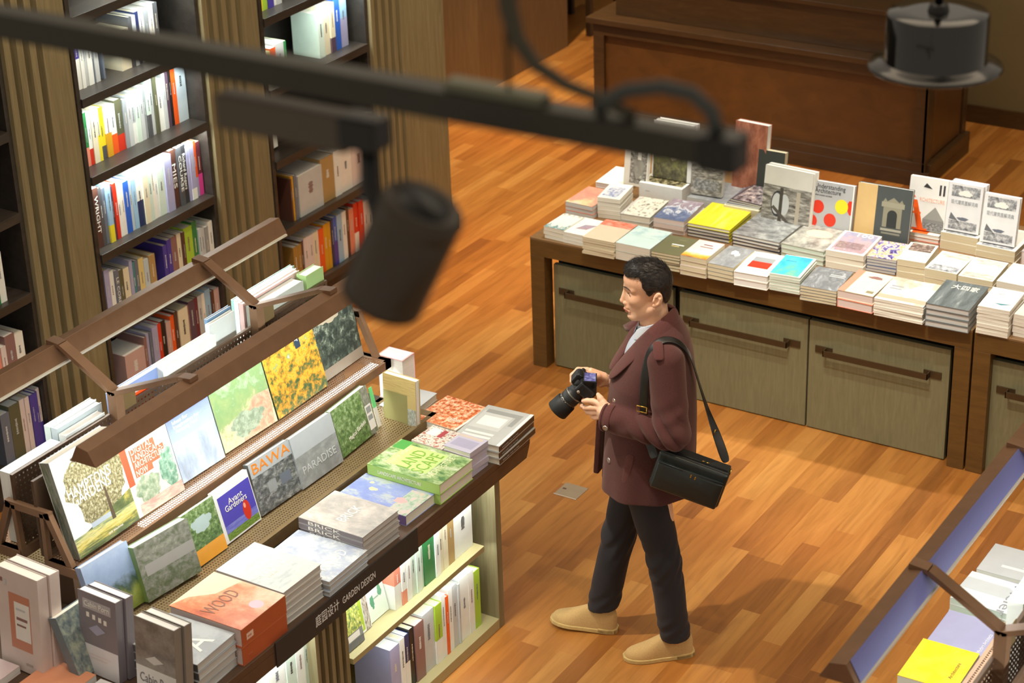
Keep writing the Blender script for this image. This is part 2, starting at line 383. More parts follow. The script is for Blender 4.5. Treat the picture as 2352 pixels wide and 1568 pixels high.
# ------------------------------------------------------------------ book stands with light bars
M_TRAY = mat('8a7450', .4, .55, .06, name='bronze_tray')
M_SHELF = mat('a99c70', .55, 0, .05, name='olive_shelf_board', sc=5)
M_LAMPD = mat('fff6e6', .4, 0, 0, 0, 5, name='light_bar_diffuser')
ZTOP = .825
def stand(dx, dy, label, full=True, xl=-.53):
    """A-frame display: table, two pairs of perforated trays, light bars on posts. local x = 0 on the ridge"""
    ox, oy = -4.89+dx, 5.4+dy
    o = thing('book_stand', (ox, oy, 0), label, 'display stand', 'book display stands')
    def B(name, a, b, m=M_STEEL, par=o, bevel=.0015):
        return MB().box((a[0], a[1]-5.4, a[2]), (b[0], b[1]-5.4, b[2])).build(name, m, par, bevel=bevel)
    y0, y1 = 4.08, 6.53
    xr = .83 if full else .5
    B('table_top', (xl, y0, ZTOP-.03), (xr, y1, ZTOP), M_STEELD)
    ap = MB(); ap.prism([(y0+.02-5.4, .735), (y1-.03-5.4, .735), (y1-5.4, ZTOP-.03), (y0-5.4, ZTOP-.03)], 'x', xr-.025, xr).build('apron', M_STEELD, o)
    B('apron', (xl, y0, .735), (xl+.025, y1, ZTOP-.03), M_STEELD)
    for ya in (6.29, 4.2): B('end_panel', (xl+.06, ya, 0), (xr-.03, ya+.04, ZTOP-.03), M_PIL)
    if full:
        B('back_panel', (xr-.42, 4.24, 0), (xr-.40, 6.29, ZTOP-.03), M_SHELF)
        B('shelf', (xr-.40, 5.27, .43), (xr-.035, 6.205, .455), M_SHELF); B('shelf', (xr-.40, 5.27, .0), (xr-.03, 6.29, .05), M_SHELF)
        B('shelf', (xr-.40, 4.24, .43), (xr-.035, 5.05, .455), M_SHELF); B('shelf', (xr-.40, 4.24, .0), (xr-.03, 5.05, .05), M_SHELF)
        n = 5; wd = .22/n; poly = [(xr-.40, 5.05-5.4)]
        for i in range(n): a = 5.05+i*wd-5.4; poly += [(xr-.035, a+.002), (xr-.035, a+wd*.5), (xr-.06, a+wd*.62), (xr-.06, a+wd*.95)]
        poly += [(xr-.40, 5.27-5.4)]
        MB().prism(poly, 'z', 0, ZTOP-.03).build('fluted_post', M_PIL, o)
        B('led_strip', (xr-.05, 5.29, .786), (xr-.035, 6.27, .7945), M_LED); B('led_strip', (xr-.05, 4.26, .786), (xr-.035, 5.03, .7945), M_LED)
        for a, b in ((5.28, 6.28), (4.25, 5.04)):
            l = area('stand_shelf_light', (ox+xr-.045, oy+(a+b)/2-5.4, .78), (ox+xr-.2, oy, .2), .02, b-a, 4.0*(b-a), COOL); l.rotation_euler = Euler((0, R(-16), 0))
            l = area('stand_shelf_light', (ox+xr-.05, oy+(a+b)/2-5.4, .425), (ox+xr-.2, oy, .1), .015, b-a-.06, 1.6*(b-a), COOL); l.rotation_euler = Euler((0, R(-16), 0))
        sb = B('sign_band', (xr, 4.78, .728), (xr+.006, 5.68, .832), mat('2c2927', .55, 0, .04, name='black_sign_board'), o, .001)
        Mt = Matrix(((0, 0, 1, xr+.0068), (1, 0, 0, 5.085-5.4), (0, 1, 0, .780), (0, 0, 0, 1)))
        mw = mat('e4e2de', .5, 0, 0)
        text('lettering', '庭园设计', .05, mw, sb, Mt, .145)
        text('lettering', 'GARDEN DESIGN', .04, mw, sb, Mt@Matrix.Translation((.20, 0, 0)), .21)
    # centre posts and lower trays
    for ya in (4.62, 5.42, 6.26): B('column', (-.05, ya, ZTOP), (.05, ya+.06, 1.07), M_STEELD)
    for s in (-1, 1):
        tr = MB()
        def P(a, b, s=s): return (s*a, b-5.4, .885)
        perforated(tr, .17, .42, 4.47, 6.38, P, .0135, .0085)
        def box(a, b):
            x0, x1 = sorted((s*a[0], s*b[0])); tr.box((x0, a[1]-5.4, a[2]), (x1, b[1]-5.4, b[2]))
        box((.42, 4.45, .835), (.44, 6.42, .887)); box((.15, 4.45, .845), (.17, 6.42, .887)); box((.15, 4.45, .845), (.44, 4.47, .887)); box((.15, 6.38, .845), (.44, 6.42, .887))
        if full: tr.build('lower_tray', M_TRAY, o)
        ut = MB()
        def P2(a, b, s=s): return (s*a, b-5.4, 1.1)
        perforated(ut, .07, .225, 4.52, 6.36, P2, .0125, .0085)
        def box2(a, b):
            x0, x1 = sorted((s*a[0], s*b[0])); ut.box((x0, a[1]-5.4, a[2]), (x1, b[1]-5.4, b[2]))
        box2((.222, 4.49, 1.064), (.236, 6.40, 1.102)); box2((.06, 4.49, 1.064), (.236, 4.52, 1.102)); box2((.06, 6.36, 1.064), (.236, 6.40, 1.102)); box2((.06, 4.52, 1.064), (.07, 6.36, 1.102))
        ut.build('upper_tray', M_STEEL, o)
        bp = MB()
        qx = .031 if s > 0 else -.068
        def P3(a, b, qx=qx): return (qx, a-5.4, b)
        perforated(bp, 4.52, 6.38, 1.105, 1.395, P3, .02, .009)
        x0, x1 = qx-.006, qx+.006; bp.box((x0, 4.51-5.4, 1.395), (x1, 6.39-5.4, 1.405))
        bp.box((x0, 4.51-5.4, 1.1), (x1, 4.525-5.4, 1.395)); bp.box((x0, 6.375-5.4, 1.1), (x1, 6.39-5.4, 1.395))
        bp.build('back_panel', M_STEELD, o)
    for ya in (4.495, 6.375):
        f = MB()
        def bar(p, q, wd):
            p, q = Vector(p), Vector(q); d = (q-p).normalized(); nn = Vector((-d.y, d.x))*wd/2
            f.prism([tuple(p-nn), tuple(q-nn), tuple(q+nn), tuple(p+nn)], 'y', ya-5.4, ya+.022-5.4)
        bar((-.105, 1.288), (.105, 1.288), .028)
        for s in (-1, 1): bar((s*.088, 1.298), (s*.175, 1.09), .026); bar((s*.068, 1.29), (s*.062, 1.085), .018); bar((s*.058, 1.083), (s*.236, 1.083), .038)
        f.build('end_bracket', M_STEEL, o)
    if full:
        for s in (1,):
            B('tray_led', (s*.176, 4.85, 1.090), (s*.217, 6.34, 1.096), M_LED)
            l = area('tray_light', (ox+.2, oy+.04, 1.085), (ox+.3, oy, .9), .02, 1.78, 5.0, COOL2); l.rotation_euler = Euler((0, R(10), 0))
    # light bars, posts, arms
    for s in (-1, 1):
        b = MB().prism([(s*.27, 1.57), (s*.385, 1.57), (s*.355, 1.625), (s*.305, 1.635)], 'y', 4.475-5.4, 6.41-5.4).build('light_bar', M_STEEL, o, bevel=.0015)
        x0, x1 = sorted((s*.285, s*.37))
        x2, x3 = sorted((s*.2615, s*.286)); MB().box((x0, 4.49-5.4, 1.566), (x1, 6.39-5.4, 1.5702)).build('diffuser', M_LAMPD, b); MB().box((x2, 4.48-5.4, 1.5635), (x3, 6.40-5.4, 1.5715)).build('pale_edge_trim', mat('d5d0c0', .5, 0, 0), b)
        l = area('light_bar_lamp', (ox+s*.33, oy+.04, 1.56), (ox+s*.2, oy+.04, 1.0), .07, 1.88, BARP, COOL2); l.rotation_euler = Euler((0, R(s*14), 0))
    for ya in (5.03, 5.88):
        B('post', (-.07, ya, 1.1), (-.03, ya+.045, 1.5), M_STEEL)
        pl = B('clamp_plate', (-.045, ya+.045, 1.40), (-.04, ya+.12, 1.48), M_TRAY)
        for s in (-1, 1):
            pts = [(-.05, 1.49), (s*.285, 1.632), (s*.345, 1.638)]; f = MB()
            for p, q in zip(pts, pts[1:]):
                p, q = Vector(p), Vector(q); d = (q-p).normalized(); nn = Vector((-d.y, d.x))*.009
                f.prism([tuple(p-nn), tuple(q-nn), tuple(q+nn), tuple(p+nn)], 'y', ya-5.4, ya+.045-5.4)
            f.build('arm', M_STEEL, o, bevel=.001)
    return o
BARP = 10; COOL2 = (.93, 1.0, .98)
stand(0, 0, 'bronze A-frame book stand with light bars and garden design sign')
o = stand(3.375, .07, 'bronze book stand with light bar cut off by the lower right corner', False, -.54)
MB().prism([(-.268, 1.572), (-.2695, 1.572), (-.3035, 1.634), (-.302, 1.6345)], 'y', 4.5-5.4, 6.40-5.4).build('painted_reflection', mat('8087cf', .35, 0, .03, name='lilac_reflection_paint', sc=2), o)  # bluish light reflected on the bar's inner face, painted on as a lilac strip

# ------------------------------------------------------------------ lamps hanging in the foreground
M_TRK = mat('2e2c22', .45, .3, .05, name='black_track')
o = thing('lamp_track', (-1.6, 1.89, 4.2), 'long black ceiling lamp track crossing the picture', 'lamp track')
MB().box((-1.0, -.018, -.017), (.675, .018, .018)).build('rail', M_TRK, o, bevel=.002)
MB().box((.655, -.021, -.02), (.70, .021, .021)).build('end_cap', M_BLACK, o, bevel=.004)
MB().box((.33, -.012, .016), (.46, .012, .03)).build('suspension_clamp', mat('6b6b58', .4, .4, 0), o, bevel=.003)
MB().tube([(.411, 0, .028), (.411, 0, .75)], .0028, 8).build('suspension_wire', mat('58503a', .4, .6, 0), o)
c = [(-1.189, 4.95), (-1.189, 4.5), (-1.188, 4.36), (-1.186, 4.322), (-1.176, 4.288), (-1.153, 4.262), (-1.115, 4.245), (-1.071, 4.236), (-1.03, 4.222)]
tag(MB().tube([(x, 1.89, z) for x, z in c], [.011, .011, .011, .0105, .009, .008, .007, .0065, .006], 12).build('power_cable', mat('3a3524', .6, 0, 0)), 'thick black cable curving down onto the lamp track', 'cable')
c = [(-1.075, 4.222), (-1.062, 4.236), (-1.039, 4.25), (-.996, 4.261), (-.96, 4.259), (-.937, 4.243), (-.926, 4.21)]
tag(MB().tube([(x, 1.89, z) for x, z in c], .0085, 12).build('power_cable', mat('3a3d3a', .6, 0, 0)), 'short grey cable looping over the right end of the lamp track', 'cable')
o = thing('spotlight', (-1.40, 1.89, 4.18), 'black cylindrical spotlight hanging from the lamp track', 'spotlight')
MB().box((-.205, -.017, -.062), (-.01, .017, -.0175)).build('driver_box', mat('4a4033', .5, .1, 0), o, bevel=.003)
MB().box((-.02, -.02, -.055), (.035, .02, -.016)).build('adapter', M_BLACK, o, bevel=.004)
MB().tube([(.012, -.0, -.05), (.018, -.01, -.10), (.045, -.03, -.135), (.085, -.06, -.11)], .012, 12).build('swivel_arm', M_BLACK, o)
ax = Vector((-.426, -.09, -.9)).normalized(); q = Vector((0, 0, -1)).rotation_difference(ax).to_matrix().to_4x4()
Mh = Matrix.Translation(Vector((-1.247, 1.797, 4.113))-Vector((-1.40, 1.89, 4.18)))@q
MB().lathe([(0, -.004), (.028, -.004), (.036, .001), (.044, .001), (.0475, -.003), (.0495, -.009), (.0495, -.022), (.0485, -.024), (.0495, -.026), (.0495, -.118), (.0485, -.121), (.0495, -.124), (.0495, -.138), (.046, -.138), (.044, -.125), (0, -.122)], 64, M=Mh).build('lamp_head', mat('3c342a', .45, .2, .04, name='dark_brown_lamp_body'), o)
MB().lathe([(0, .0015), (.03, .0015), (.0335, -.0025)], 48, M=Mh).build('heat_sink_cap', M_BLACK, o)
o = thing('pendant_lamp', (-1.57, 4.28, 3.485), 'glossy black cylindrical pendant lamp with flared rim at upper right', 'pendant lamp')
MB().lathe([(0, .122), (.06, .122), (.108, .121), (.113, .116), (.113, .014), (.116, .006)], 64).build('lamp_body', mat('090a0a', .12, 0, 0, .6, name='gloss_black'), o)
MB().lathe([(.112, .012), (.125, .004), (.147, .001), (.150, -.004), (.146, -.008), (.11, -.004)], 64).build('rim', mat('14120f', .18, 0, 0, .5), o)
MB().tube([(0, 0, .12), (0, 0, .9)], .009, 12).build('stem', M_BLACK, o)
MB().lathe([(0, .14), (.02, .138), (.024, .122)], 32).build('stem_collar', M_BLACK, o)
CASE_ROWS=[
 ('second lit shelf of middle bay',1.404,-6.755,[('black',6.874,0.0401,0.27,'blue',0.3),('teal',6.915,0.0206,0.28,'red',0.35),('green',6.935,0.0207,0.27,'salmon',0.35),('white',6.956,0.0264,0.27,'red',0.3),('cream',6.982,0.0361,0.28,'',0),('cream',7.018,0.021,0.26,'yellow',0.5),('yellow',7.039,0.0383,0.26,'darkgrey',0.25),('white',7.077,0.0386,0.24,'mustard',0.5),('white',7.116,0.0436,0.25,'orange',0.4),('olive',7.16,0.0537,0.26,'red',0.32),('grey',7.214,0.0275,0.25,'',0),('lightgrey',7.241,0.0316,0.26,'',0),('lightgrey',7.273,0.0297,0.27,'white',0.4),('mint',7.302,0.0319,0.27,'',0),('lightgrey',7.335,0.028,0.28,'',0),('grey',7.362,0.0221,0.28,'',0),('mint',7.385,0.0283,0.29,'darkgrey',0.4),('lightgrey',7.412,0.0304,0.29,'yellow',0.0),('olive',7.443,0.0254,0.3,'',0),('white',7.468,0.0461,0.27,'',0),('lightgrey',7.515,0.0226,0.29,'',0),('plum',7.537,0.029,0.31,'',0),('black',7.566,0.0187,0.31,'',0),('orange',7.585,0.0333,0.33,'',0),('paleblue',7.618,0.0756,0.35,'',0)]),
 ('third lit shelf of middle bay',1.003,-6.705,[('brown',6.882,0.0425,0.31,'',0,'WRIGHT'),('darkgrey',6.925,0.0237,0.3,'',0),('slate',6.948,0.0238,0.29,'',0),('lightblue',6.972,0.0315,0.3,'yellow',0.3),('plum',7.004,0.0173,0.28,'',0),('red',7.021,0.0251,0.29,'',0),('white',7.046,0.029,0.27,'',0),('ivory',7.075,0.0233,0.27,'',0),('blue',7.098,0.0381,0.27,'',0),('paleblue',7.136,0.0245,0.27,'',0),('lightblue',7.161,0.0295,0.26,'',0),('white',7.191,0.0475,0.3,'navy',0.45),('cream',7.237,0.0398,0.29,'',0),('mint',7.278,0.027,0.29,'',0),('ivory',7.305,0.0231,0.29,'',0),('white',7.328,0.0222,0.28,'',0),('mint',7.35,0.0527,0.3,'',0),('lavender',7.403,0.0553,0.3,'',0),('brown',7.458,0.0474,0.31,'',0,'MIES'),('darkgrey',7.506,0.0342,0.31,'',0,'COURSE'),('charcoal',7.539,0.0366,0.31,'',0,'Richard Rogers'),('lavender',7.576,0.0209,0.29,'',0),('lavender',7.597,0.0368,0.3,'white',0.2),('orange',7.634,0.0265,0.3,'lavender',0.35),('maroon',7.66,0.034,0.29,'magenta',0.4)]),
 ('fourth shelf of middle bay',0.6,-6.680000000000001,[('lavender',6.861,0.0374,0.3,'',0),('white',6.898,0.0349,0.28,'',0),('slate',6.933,0.0312,0.27,'',0,'LE CORBU'),('olive',6.964,0.0333,0.26,'',0),('cream',6.998,0.0498,0.25,'',0),('lavender',7.048,0.0221,0.28,'',0),('teal',7.069,0.0241,0.26,'',0),('slate',7.094,0.0252,0.26,'',0),('straw',7.119,0.038,0.26,'',0),('paleblue',7.157,0.0363,0.24,'',0),('tan',7.193,0.0454,0.25,'ivory',0.4),(None,7.239,0.0667,0,'',0),('violet',7.305,0.0311,0.26,'',0),('violet',7.336,0.0323,0.28,'',0),('rosewood',7.369,0.0477,0.28,'',0),('cream',7.416,0.0358,0.28,'',0),('brown',7.452,0.0205,0.28,'',0),('lime',7.473,0.0671,0.29,'',0),('green',7.54,0.0385,0.3,'',0),('paleblue',7.578,0.024,0.25,'',0),('lightgrey',7.603,0.0315,0.24,'',0),('grey',7.634,0.0264,0.24,'',0),('white',7.66,0.0339,0.26,'',0)]),
 ('bottom shelf of middle bay',0.2,-6.680000000000001,[('rosepink',6.939,0.1481,0.2,'',0),('rosewood',7.087,0.0228,0.24,'',0),('lavender',7.11,0.0228,0.25,'',0),('slate',7.133,0.0165,0.25,'',0),('lavender',7.15,0.0433,0.27,'',0),('red',7.192,0.0306,0.27,'',0),('black',7.223,0.0411,0.27,'',0),('rosepink',7.264,0.0357,0.25,'',0),('orange',7.3,0.0302,0.27,'',0),('brown',7.331,0.0284,0.28,'',0),('cream',7.359,0.0746,0.28,'',0),('rosewood',7.433,0.0145,0.28,'',0),('plum',7.448,0.0484,0.29,'red',0.25),('maroon',7.496,0.0293,0.29,'',0),('lightgrey',7.525,0.0343,0.29,'',0),('ivory',7.56,0.0246,0.29,'',0),('lightblue',7.585,0.0426,0.3,'',0),('brown',7.627,0.0239,0.28,'',0),('rosepink',7.651,0.0431,0.28,'',0)]),
 ('shelf behind lamp track,middle bay',1.795,-6.745,[('lavender',6.904,0.0193,0.3,'',0),('violet',6.923,0.03,0.3,'white',0.5),('white',6.953,0.0233,0.29,'',0),('lightgrey',6.976,0.0244,0.29,'',0),('white',7.001,0.0343,0.28,'',0),('slate',7.035,0.0147,0.27,'',0),('lightgrey',7.05,0.0296,0.26,'',0),(None,7.079,0.0267,0,'',0),('slate',7.106,0.0129,0.26,'',0),(None,7.119,0.1153,0,'',0),('cream',7.234,0.0712,0.2,'',0),('darkgrey',7.305,0.0256,0.25,'',0),('lightgrey',7.331,0.0257,0.25,'',0),('navy',7.357,0.031,0.26,'',0),('white',7.388,0.0415,0.26,'',0),('grey',7.429,0.0313,0.26,'',0),('ivory',7.46,0.0315,0.27,'',0),('darkgrey',7.492,0.0316,0.27,'',0)]),
 ('topmost shelf of middle bay',2.19,-6.735,[('white',7.141,0.035,0.2,'',0),('ivory',7.176,0.0441,0.21,'',0),('cream',7.22,0.0444,0.22,'',0),('white',7.264,0.0358,0.21,'',0),('maroon',7.3,0.0315,0.2,'',0),('black',7.332,0.0271,0.22,'red',0.3),('red',7.358,0.0272,0.2,'',0),('ivory',7.386,0.0274,0.22,'black',0.4),('grey',7.413,0.0413,0.24,'',0),('black',7.455,0.0231,0.25,'',0),('charcoal',7.477,0.0232,0.26,'',0),('paleblue',7.501,0.0326,0.28,'',0),('orange',7.534,0.0468,0.35,'',0),('orange',7.58,0.071,0.24,'',0),('plum',7.651,0.043,0.3,'',0)]),
 ('topmost shelf of right bay',1.795,-6.735,[('yellow',8.3,0.0319,0.27,'',0),('lime',8.332,0.0416,0.27,'',0),('violet',8.373,0.0503,0.27,'',0),('white',8.424,0.0289,0.26,'',0),('lightgrey',8.453,0.0411,0.24,'',0)]),
 ('second shelf of right bay',1.404,-6.7250000000000005,[('orange',8.26,0.0505,0.17,'black',0.4),('straw',8.311,0.0338,0.17,'',0),('orange',8.345,0.0486,0.18,'maroon',0.5),('lightgrey',8.393,0.0735,0.19,'',0),('green',8.467,0.0148,0.19,'',0),(None,8.482,0.2893,0,'',0),('mint',8.771,0.0515,0.25,'',0),('cream',8.822,0.0622,0.28,'',0),('cream',8.885,0.0418,0.28,'plum',0.3),('blue',8.926,0.0565,0.3,'',0),('lightblue',8.983,0.0662,0.33,'lavender',0.5)]),
 ('third shelf of right bay',1.017,-6.765000000000001,[('paleblue',8.337,0.0246,0.2,'',0),('white',8.361,0.0346,0.22,'',0)]),
 ('fourth shelf of right bay',0.6,-6.680000000000001,[('brown',8.361,0.0139,0.25,'',0),('mustard',8.375,0.0203,0.26,'',0),('slate',8.395,0.0229,0.26,'',0),(None,8.418,0.0153,0,'',0),('lightgrey',8.433,0.2173,0.24,'',0),('tan',8.651,0.1217,0.26,'',0),('white',8.772,0.0575,0.27,'salmon',0.0),('ivory',8.83,0.1082,0.26,'',0),('rosewhite',8.938,0.1512,0.26,'',0)]),
 ('bottom shelf of right bay',0.2,-6.680000000000001,[('gold',8.345,0.0412,0.25,'',0),('gold',8.386,0.0327,0.25,'',0),('brown',8.419,0.024,0.26,'',0),('rosewhite',8.443,0.0418,0.27,'',0),('rosewhite',8.484,0.0387,0.27,'',0),('cream',8.524,0.0445,0.27,'',0),('ivory',8.568,0.0168,0.27,'',0),('orange',8.584,0.0449,0.27,'',0),('mustard',8.63,0.0361,0.28,'',0),('mustard',8.666,0.0295,0.28,'',0),('navy',8.695,0.0194,0.29,'',0),('blue',8.715,0.0401,0.29,'violet',0.5),('lightblue',8.755,0.0519,0.29,'',0),('white',8.807,0.0429,0.29,'',0),('brown',8.85,0.0269,0.3,'',0),('salmon',8.877,0.047,0.28,'',0),('red',8.924,0.0413,0.3,'ivory',0.4),('red',8.965,0.0476,0.3,'',0),('rosewhite',9.013,0.0479,0.28,'',0),('ivory',9.061,0.0482,0.28,'',0)]),
 ('upper shelf of left bay',0.98,-6.680000000000001,[('white',6.112,0.0359,0.27,'',0),('green',6.147,0.0361,0.27,'',0),('white',6.184,0.0436,0.27,'',0)]),
 ('middle shelf of left bay',0.6,-6.680000000000001,[('ivory',6.037,0.0408,0.22,'',0),('salmon',6.078,0.0549,0.2,'teal',0.4),('rosewhite',6.133,0.0322,0.2,'salmon',0.5),('rosewood',6.165,0.0649,0.24,'',0),('ivory',6.23,0.0609,0.22,'',0)]),
 ('bottom shelf of left bay',0.2,-6.680000000000001,[('slate',6.07,0.0585,0.27,'',0),('olive',6.129,0.0718,0.29,'',0),('rosewhite',6.2,0.035,0.29,'',0),('rosewhite',6.235,0.0291,0.29,'',0),('violet',6.265,0.0302,0.29,'',0),('violet',6.295,0.0234,0.29,'',0),('rosewhite',6.318,0.0226,0.3,'violet',0.4)]),
]
STAND_ROWS=[
 ('upper shelf under garden design sign',0.455,-4.13,[(None,5.277,0.3487,0,'',0),('salmon',5.625,0.0447,0.22,'white',0.5),('white',5.67,0.0328,0.21,'salmon',0.3),('white',5.703,0.0329,0.22,'',0),('mint',5.736,0.0331,0.22,'',0),('mint',5.769,0.035,0.22,'',0),('mint',5.804,0.0235,0.22,'',0),('green',5.827,0.0761,0.235,'',0),('white',5.903,0.0342,0.23,'',0),('cream',5.938,0.0301,0.24,'',0),('cream',5.968,0.0346,0.25,'',0),('tan',6.002,0.0479,0.26,'',0),('white',6.05,0.1372,0.27,'',0)]),
 ('lower shelf under garden design sign',0.05,-4.13,[(None,5.436,0.1298,0,'',0),('lavender',5.566,0.0661,0.25,'',0),('white',5.632,0.0333,0.26,'',0),('navy',5.665,0.0335,0.26,'white',0.5),('black',5.699,0.0337,0.27,'',0),('rosewood',5.733,0.0638,0.27,'',0),('lightgrey',5.796,0.0819,0.28,'',0),('lime',5.878,0.048,0.28,'white',0.4),('white',5.926,0.0307,0.3,'',0),('orange',5.957,0.0221,0.28,'',0),('white',5.979,0.031,0.3,'',0),('lightgrey',6.01,0.0401,0.3,'',0),('lightgrey',6.05,0.0134,0.29,'',0),('white',6.064,0.0677,0.3,'',0),('white',6.131,0.041,0.3,'red',0.0),('lime',6.172,0.0459,0.28,'',0)]),
 ('shelf left of fluted post under sign',0.455,-4.13,[('white',4.826,0.0982,0.24,'',0),('mint',4.925,0.057,0.24,'',0),('white',4.982,0.0504,0.23,'',0),('mint',5.032,0.029,0.22,'',0),('violet',5.061,0.0365,0.26,'',0),('lime',5.098,0.0368,0.27,'',0),('mustard',5.134,0.0259,0.26,'',0),('mustard',5.16,0.0335,0.26,'',0)]),
]
# ------------------------------------------------------------------ books
PAL = dict(white='eef0ea', cream='e8dfc2', ivory='f3efe4', grey='9a9ea1', lightgrey='c6caca', darkgrey='55565a', charcoal='3a3a3e', black='1d1c1d', brown='5a3a30',
  tan='b3935f', beige='dac8ae', red='d8371f', orange='ef5f1e', yellow='f0dd2e', mustard='dca322', straw='e3d08c', gold='a8813e', lime='a9cf3e', green='2f8048', olive='5f6048',
  teal='4a8790', mint='d3e4d6', blue='2f62c4', lightblue='9cc3e0', paleblue='c3d3dc', navy='27335e', slate='6d7584', lavender='a9a8cc', violet='4a3f9e', plum='5b4658',
  maroon='6e2f3c', magenta='e0489f', salmon='e88f76', rosepink='cba9a4', rosewood='8f6a66', rosewhite='e6d6d0', purple='7a659c')
NAMES = dict(lightgrey='light grey', darkgrey='dark grey', lightblue='light blue', paleblue='pale blue', rosepink='dusty pink', rosewood='dusty brown', rosewhite='pinkish white', slate='slate blue', plum='dark plum', mint='pale mint')
NAMES = {k: NAMES.get(k, k) for k in PAL}
def cm(c, rough=.42, coat=.15):
    return mat(PAL.get(c, c), rough, 0, .03, coat, 0, 'cover_'+c) if isinstance(c, str) else c
MPG = {'p': M_PAGE, 'w': M_PAGEW, 'c': mat('d9cfae', .85, 0, .05, name='cream_page_edges', sc=60)}
def page_mat(kind):
    """page block with fine horizontal leaf lines"""
    k = ('pages', kind)
    if k in MATS: return MATS[k]
    c = {'p': 'ece6d6', 'w': 'f2f0ea', 'c': 'e0d5b4', 'g': 'cfcdc8', 'm': 'd5e4d4', 'r': 'e8d6cf'}[kind]
    m, ns, L, b = newmat('page_block_'+kind)
    t = node(ns, 'ShaderNodeTexCoord'); n = node(ns, 'ShaderNodeTexNoise', Scale=1.0, Detail=3)
    mp = node(ns, 'ShaderNodeMapping'); mp.inputs['Scale'].default_value = (3, 3, 700); L.new(t.outputs['Object'], mp.inputs[0]); L.new(mp.outputs[0], n.inputs['Vector'])
    l = lin(c); r = ns.new('ShaderNodeValToRGB'); e = r.color_ramp.elements; e[0].position = .3; e[0].color = (*[x*.86 for x in l], 1); e[1].position = .62; e[1].color = (*l, 1)
    L.new(n.outputs['Fac'], r.inputs[0]); L.new(r.outputs[0], b.inputs['Base Color']); b.inputs['Roughness'].default_value = .85
    MATS[k] = m; return m
def book(M, w, d, t, cover, spine='L', pages='p', soft=False, arts=(), label=None, group=None, name='book', cat='book', spine_c=None, texts=()):
    """w along local x, d along y, thickness t along z; front cover is +z. spine: side that is closed"""
    tc = .0012 if soft else .0026; ov = .0006 if soft else .003
    mats = [cm(cover)]; mb = MB()
    def mi(m):
        m = cm(m)
        if m not in mats: mats.append(m)
        return mats.index(m)
    mb.box((0, 0, 0), (w, d, tc)); mb.box((0, 0, t-tc), (w, d, t))
    if spine_c: sc = mi(spine_c)
    else: sc = 0
    e = {'L': ((0, 0, tc), (tc, d, t-tc)), 'R': ((w-tc, 0, tc), (w, d, t-tc)), 'F': ((0, 0, tc), (w, tc, t-tc)), 'B': ((0, d-tc, tc), (w, d, t-tc))}[spine]
    mb.box(*e, sc)
    h = .0004
    for i, a in enumerate(arts):
        k = a[0]; z = t+h*(1+.25*i)
        if k == 'r':
            _, u0, v0, u1, v1, m = a; mb.add([(u0*w, v0*d, z), (u1*w, v0*d, z), (u1*w, v1*d, z), (u0*w, v1*d, z)], [(0, 1, 2, 3)], mi(m), [[(0, 0), (1, 0), (1, 1), (0, 1)]])
        elif k == 'q':
            _, ps, m = a; mb.add([(u*w, v*d, z) for u, v in ps], [tuple(range(len(ps)))], mi(m), [list(ps)])
        elif k == 'e':
            _, cu, cv, ru, rv, m = a; n = 28; ps = [(cu+ru*math.cos(2*PI*j/n), cv+rv*math.sin(2*PI*j/n)) for j in range(n)]
            mb.add([(u*w, v*d, z) for u, v in ps], [tuple(range(n))], mi(m), [list(ps)])
        elif k == 'b':      # irregular blob
            _, cu, cv, ru, rv, m = a; n = 40; rn = random.Random(int(cu*1000+cv*77)); ph = [rn.random()*6 for _ in range(4)]
            ps = []
            for j in range(n):
                an = 2*PI*j/n; q = 1+.10*math.sin(3*an+ph[0])+.07*math.sin(5*an+ph[1])+.06*math.sin(9*an+ph[2])+.04*math.sin(14*an+ph[3])
                ps.append((min(1, max(0, cu+ru*q*math.cos(an))), min(1, max(0, cv+rv*q*math.sin(an)))))
            mb.add([(u*w, v*d, z) for u, v in ps], [tuple(range(n))], mi(m), [list(ps)])
        elif k == 's':      # band on the 'L' spine: fractions along d
            _, v0, v1, m = a; mb.add([(-h, v0*d, 0), (-h, v1*d, 0), (-h, v1*d, t), (-h, v0*d, t)], [(3, 2, 1, 0)], mi(m), [[(0, 0), (1, 0), (1, 1), (0, 1)]])
            if v0 == 0: mb.add([(0, v0*d, -h), (w, v0*d, -h), (w, v1*d, -h), (0, v1*d, -h)], [(3, 2, 1, 0)], mi(m))
        elif k == 'f':      # patch on the front edge side y=0: fractions along w and t
            _, u0, u1, z0, z1, m = a; mb.add([(u0*w, -h, z0*t), (u1*w, -h, z0*t), (u1*w, -h, z1*t), (u0*w, -h, z1*t)], [(0, 1, 2, 3)], mi(m), [[(0, 0), (1, 0), (1, 1), (0, 1)]])
        elif k == 'g':      # patch on the right side x=w: fractions along d and t
            _, v0, v1, z0, z1, m = a; mb.add([(w+h, v0*d, z0*t), (w+h, v1*d, z0*t), (w+h, v1*d, z1*t), (w+h, v0*d, z1*t)], [(0, 1, 2, 3)], mi(m), [[(0, 0), (1, 0), (1, 1), (0, 1)]])
    o = mb.build(name, mats); o.matrix_world = M
    pg = MB(); x0 = ov if spine != 'L' else tc; x1 = w-(ov if spine != 'R' else tc); ya = ov if spine != 'F' else tc; yb = d-(ov if spine != 'B' else tc)
    pg.box((x0, ya, tc), (x1, yb, t-tc)).build('pages', page_mat(pages), o)
    zt = t+h*(2+.25*len(arts))
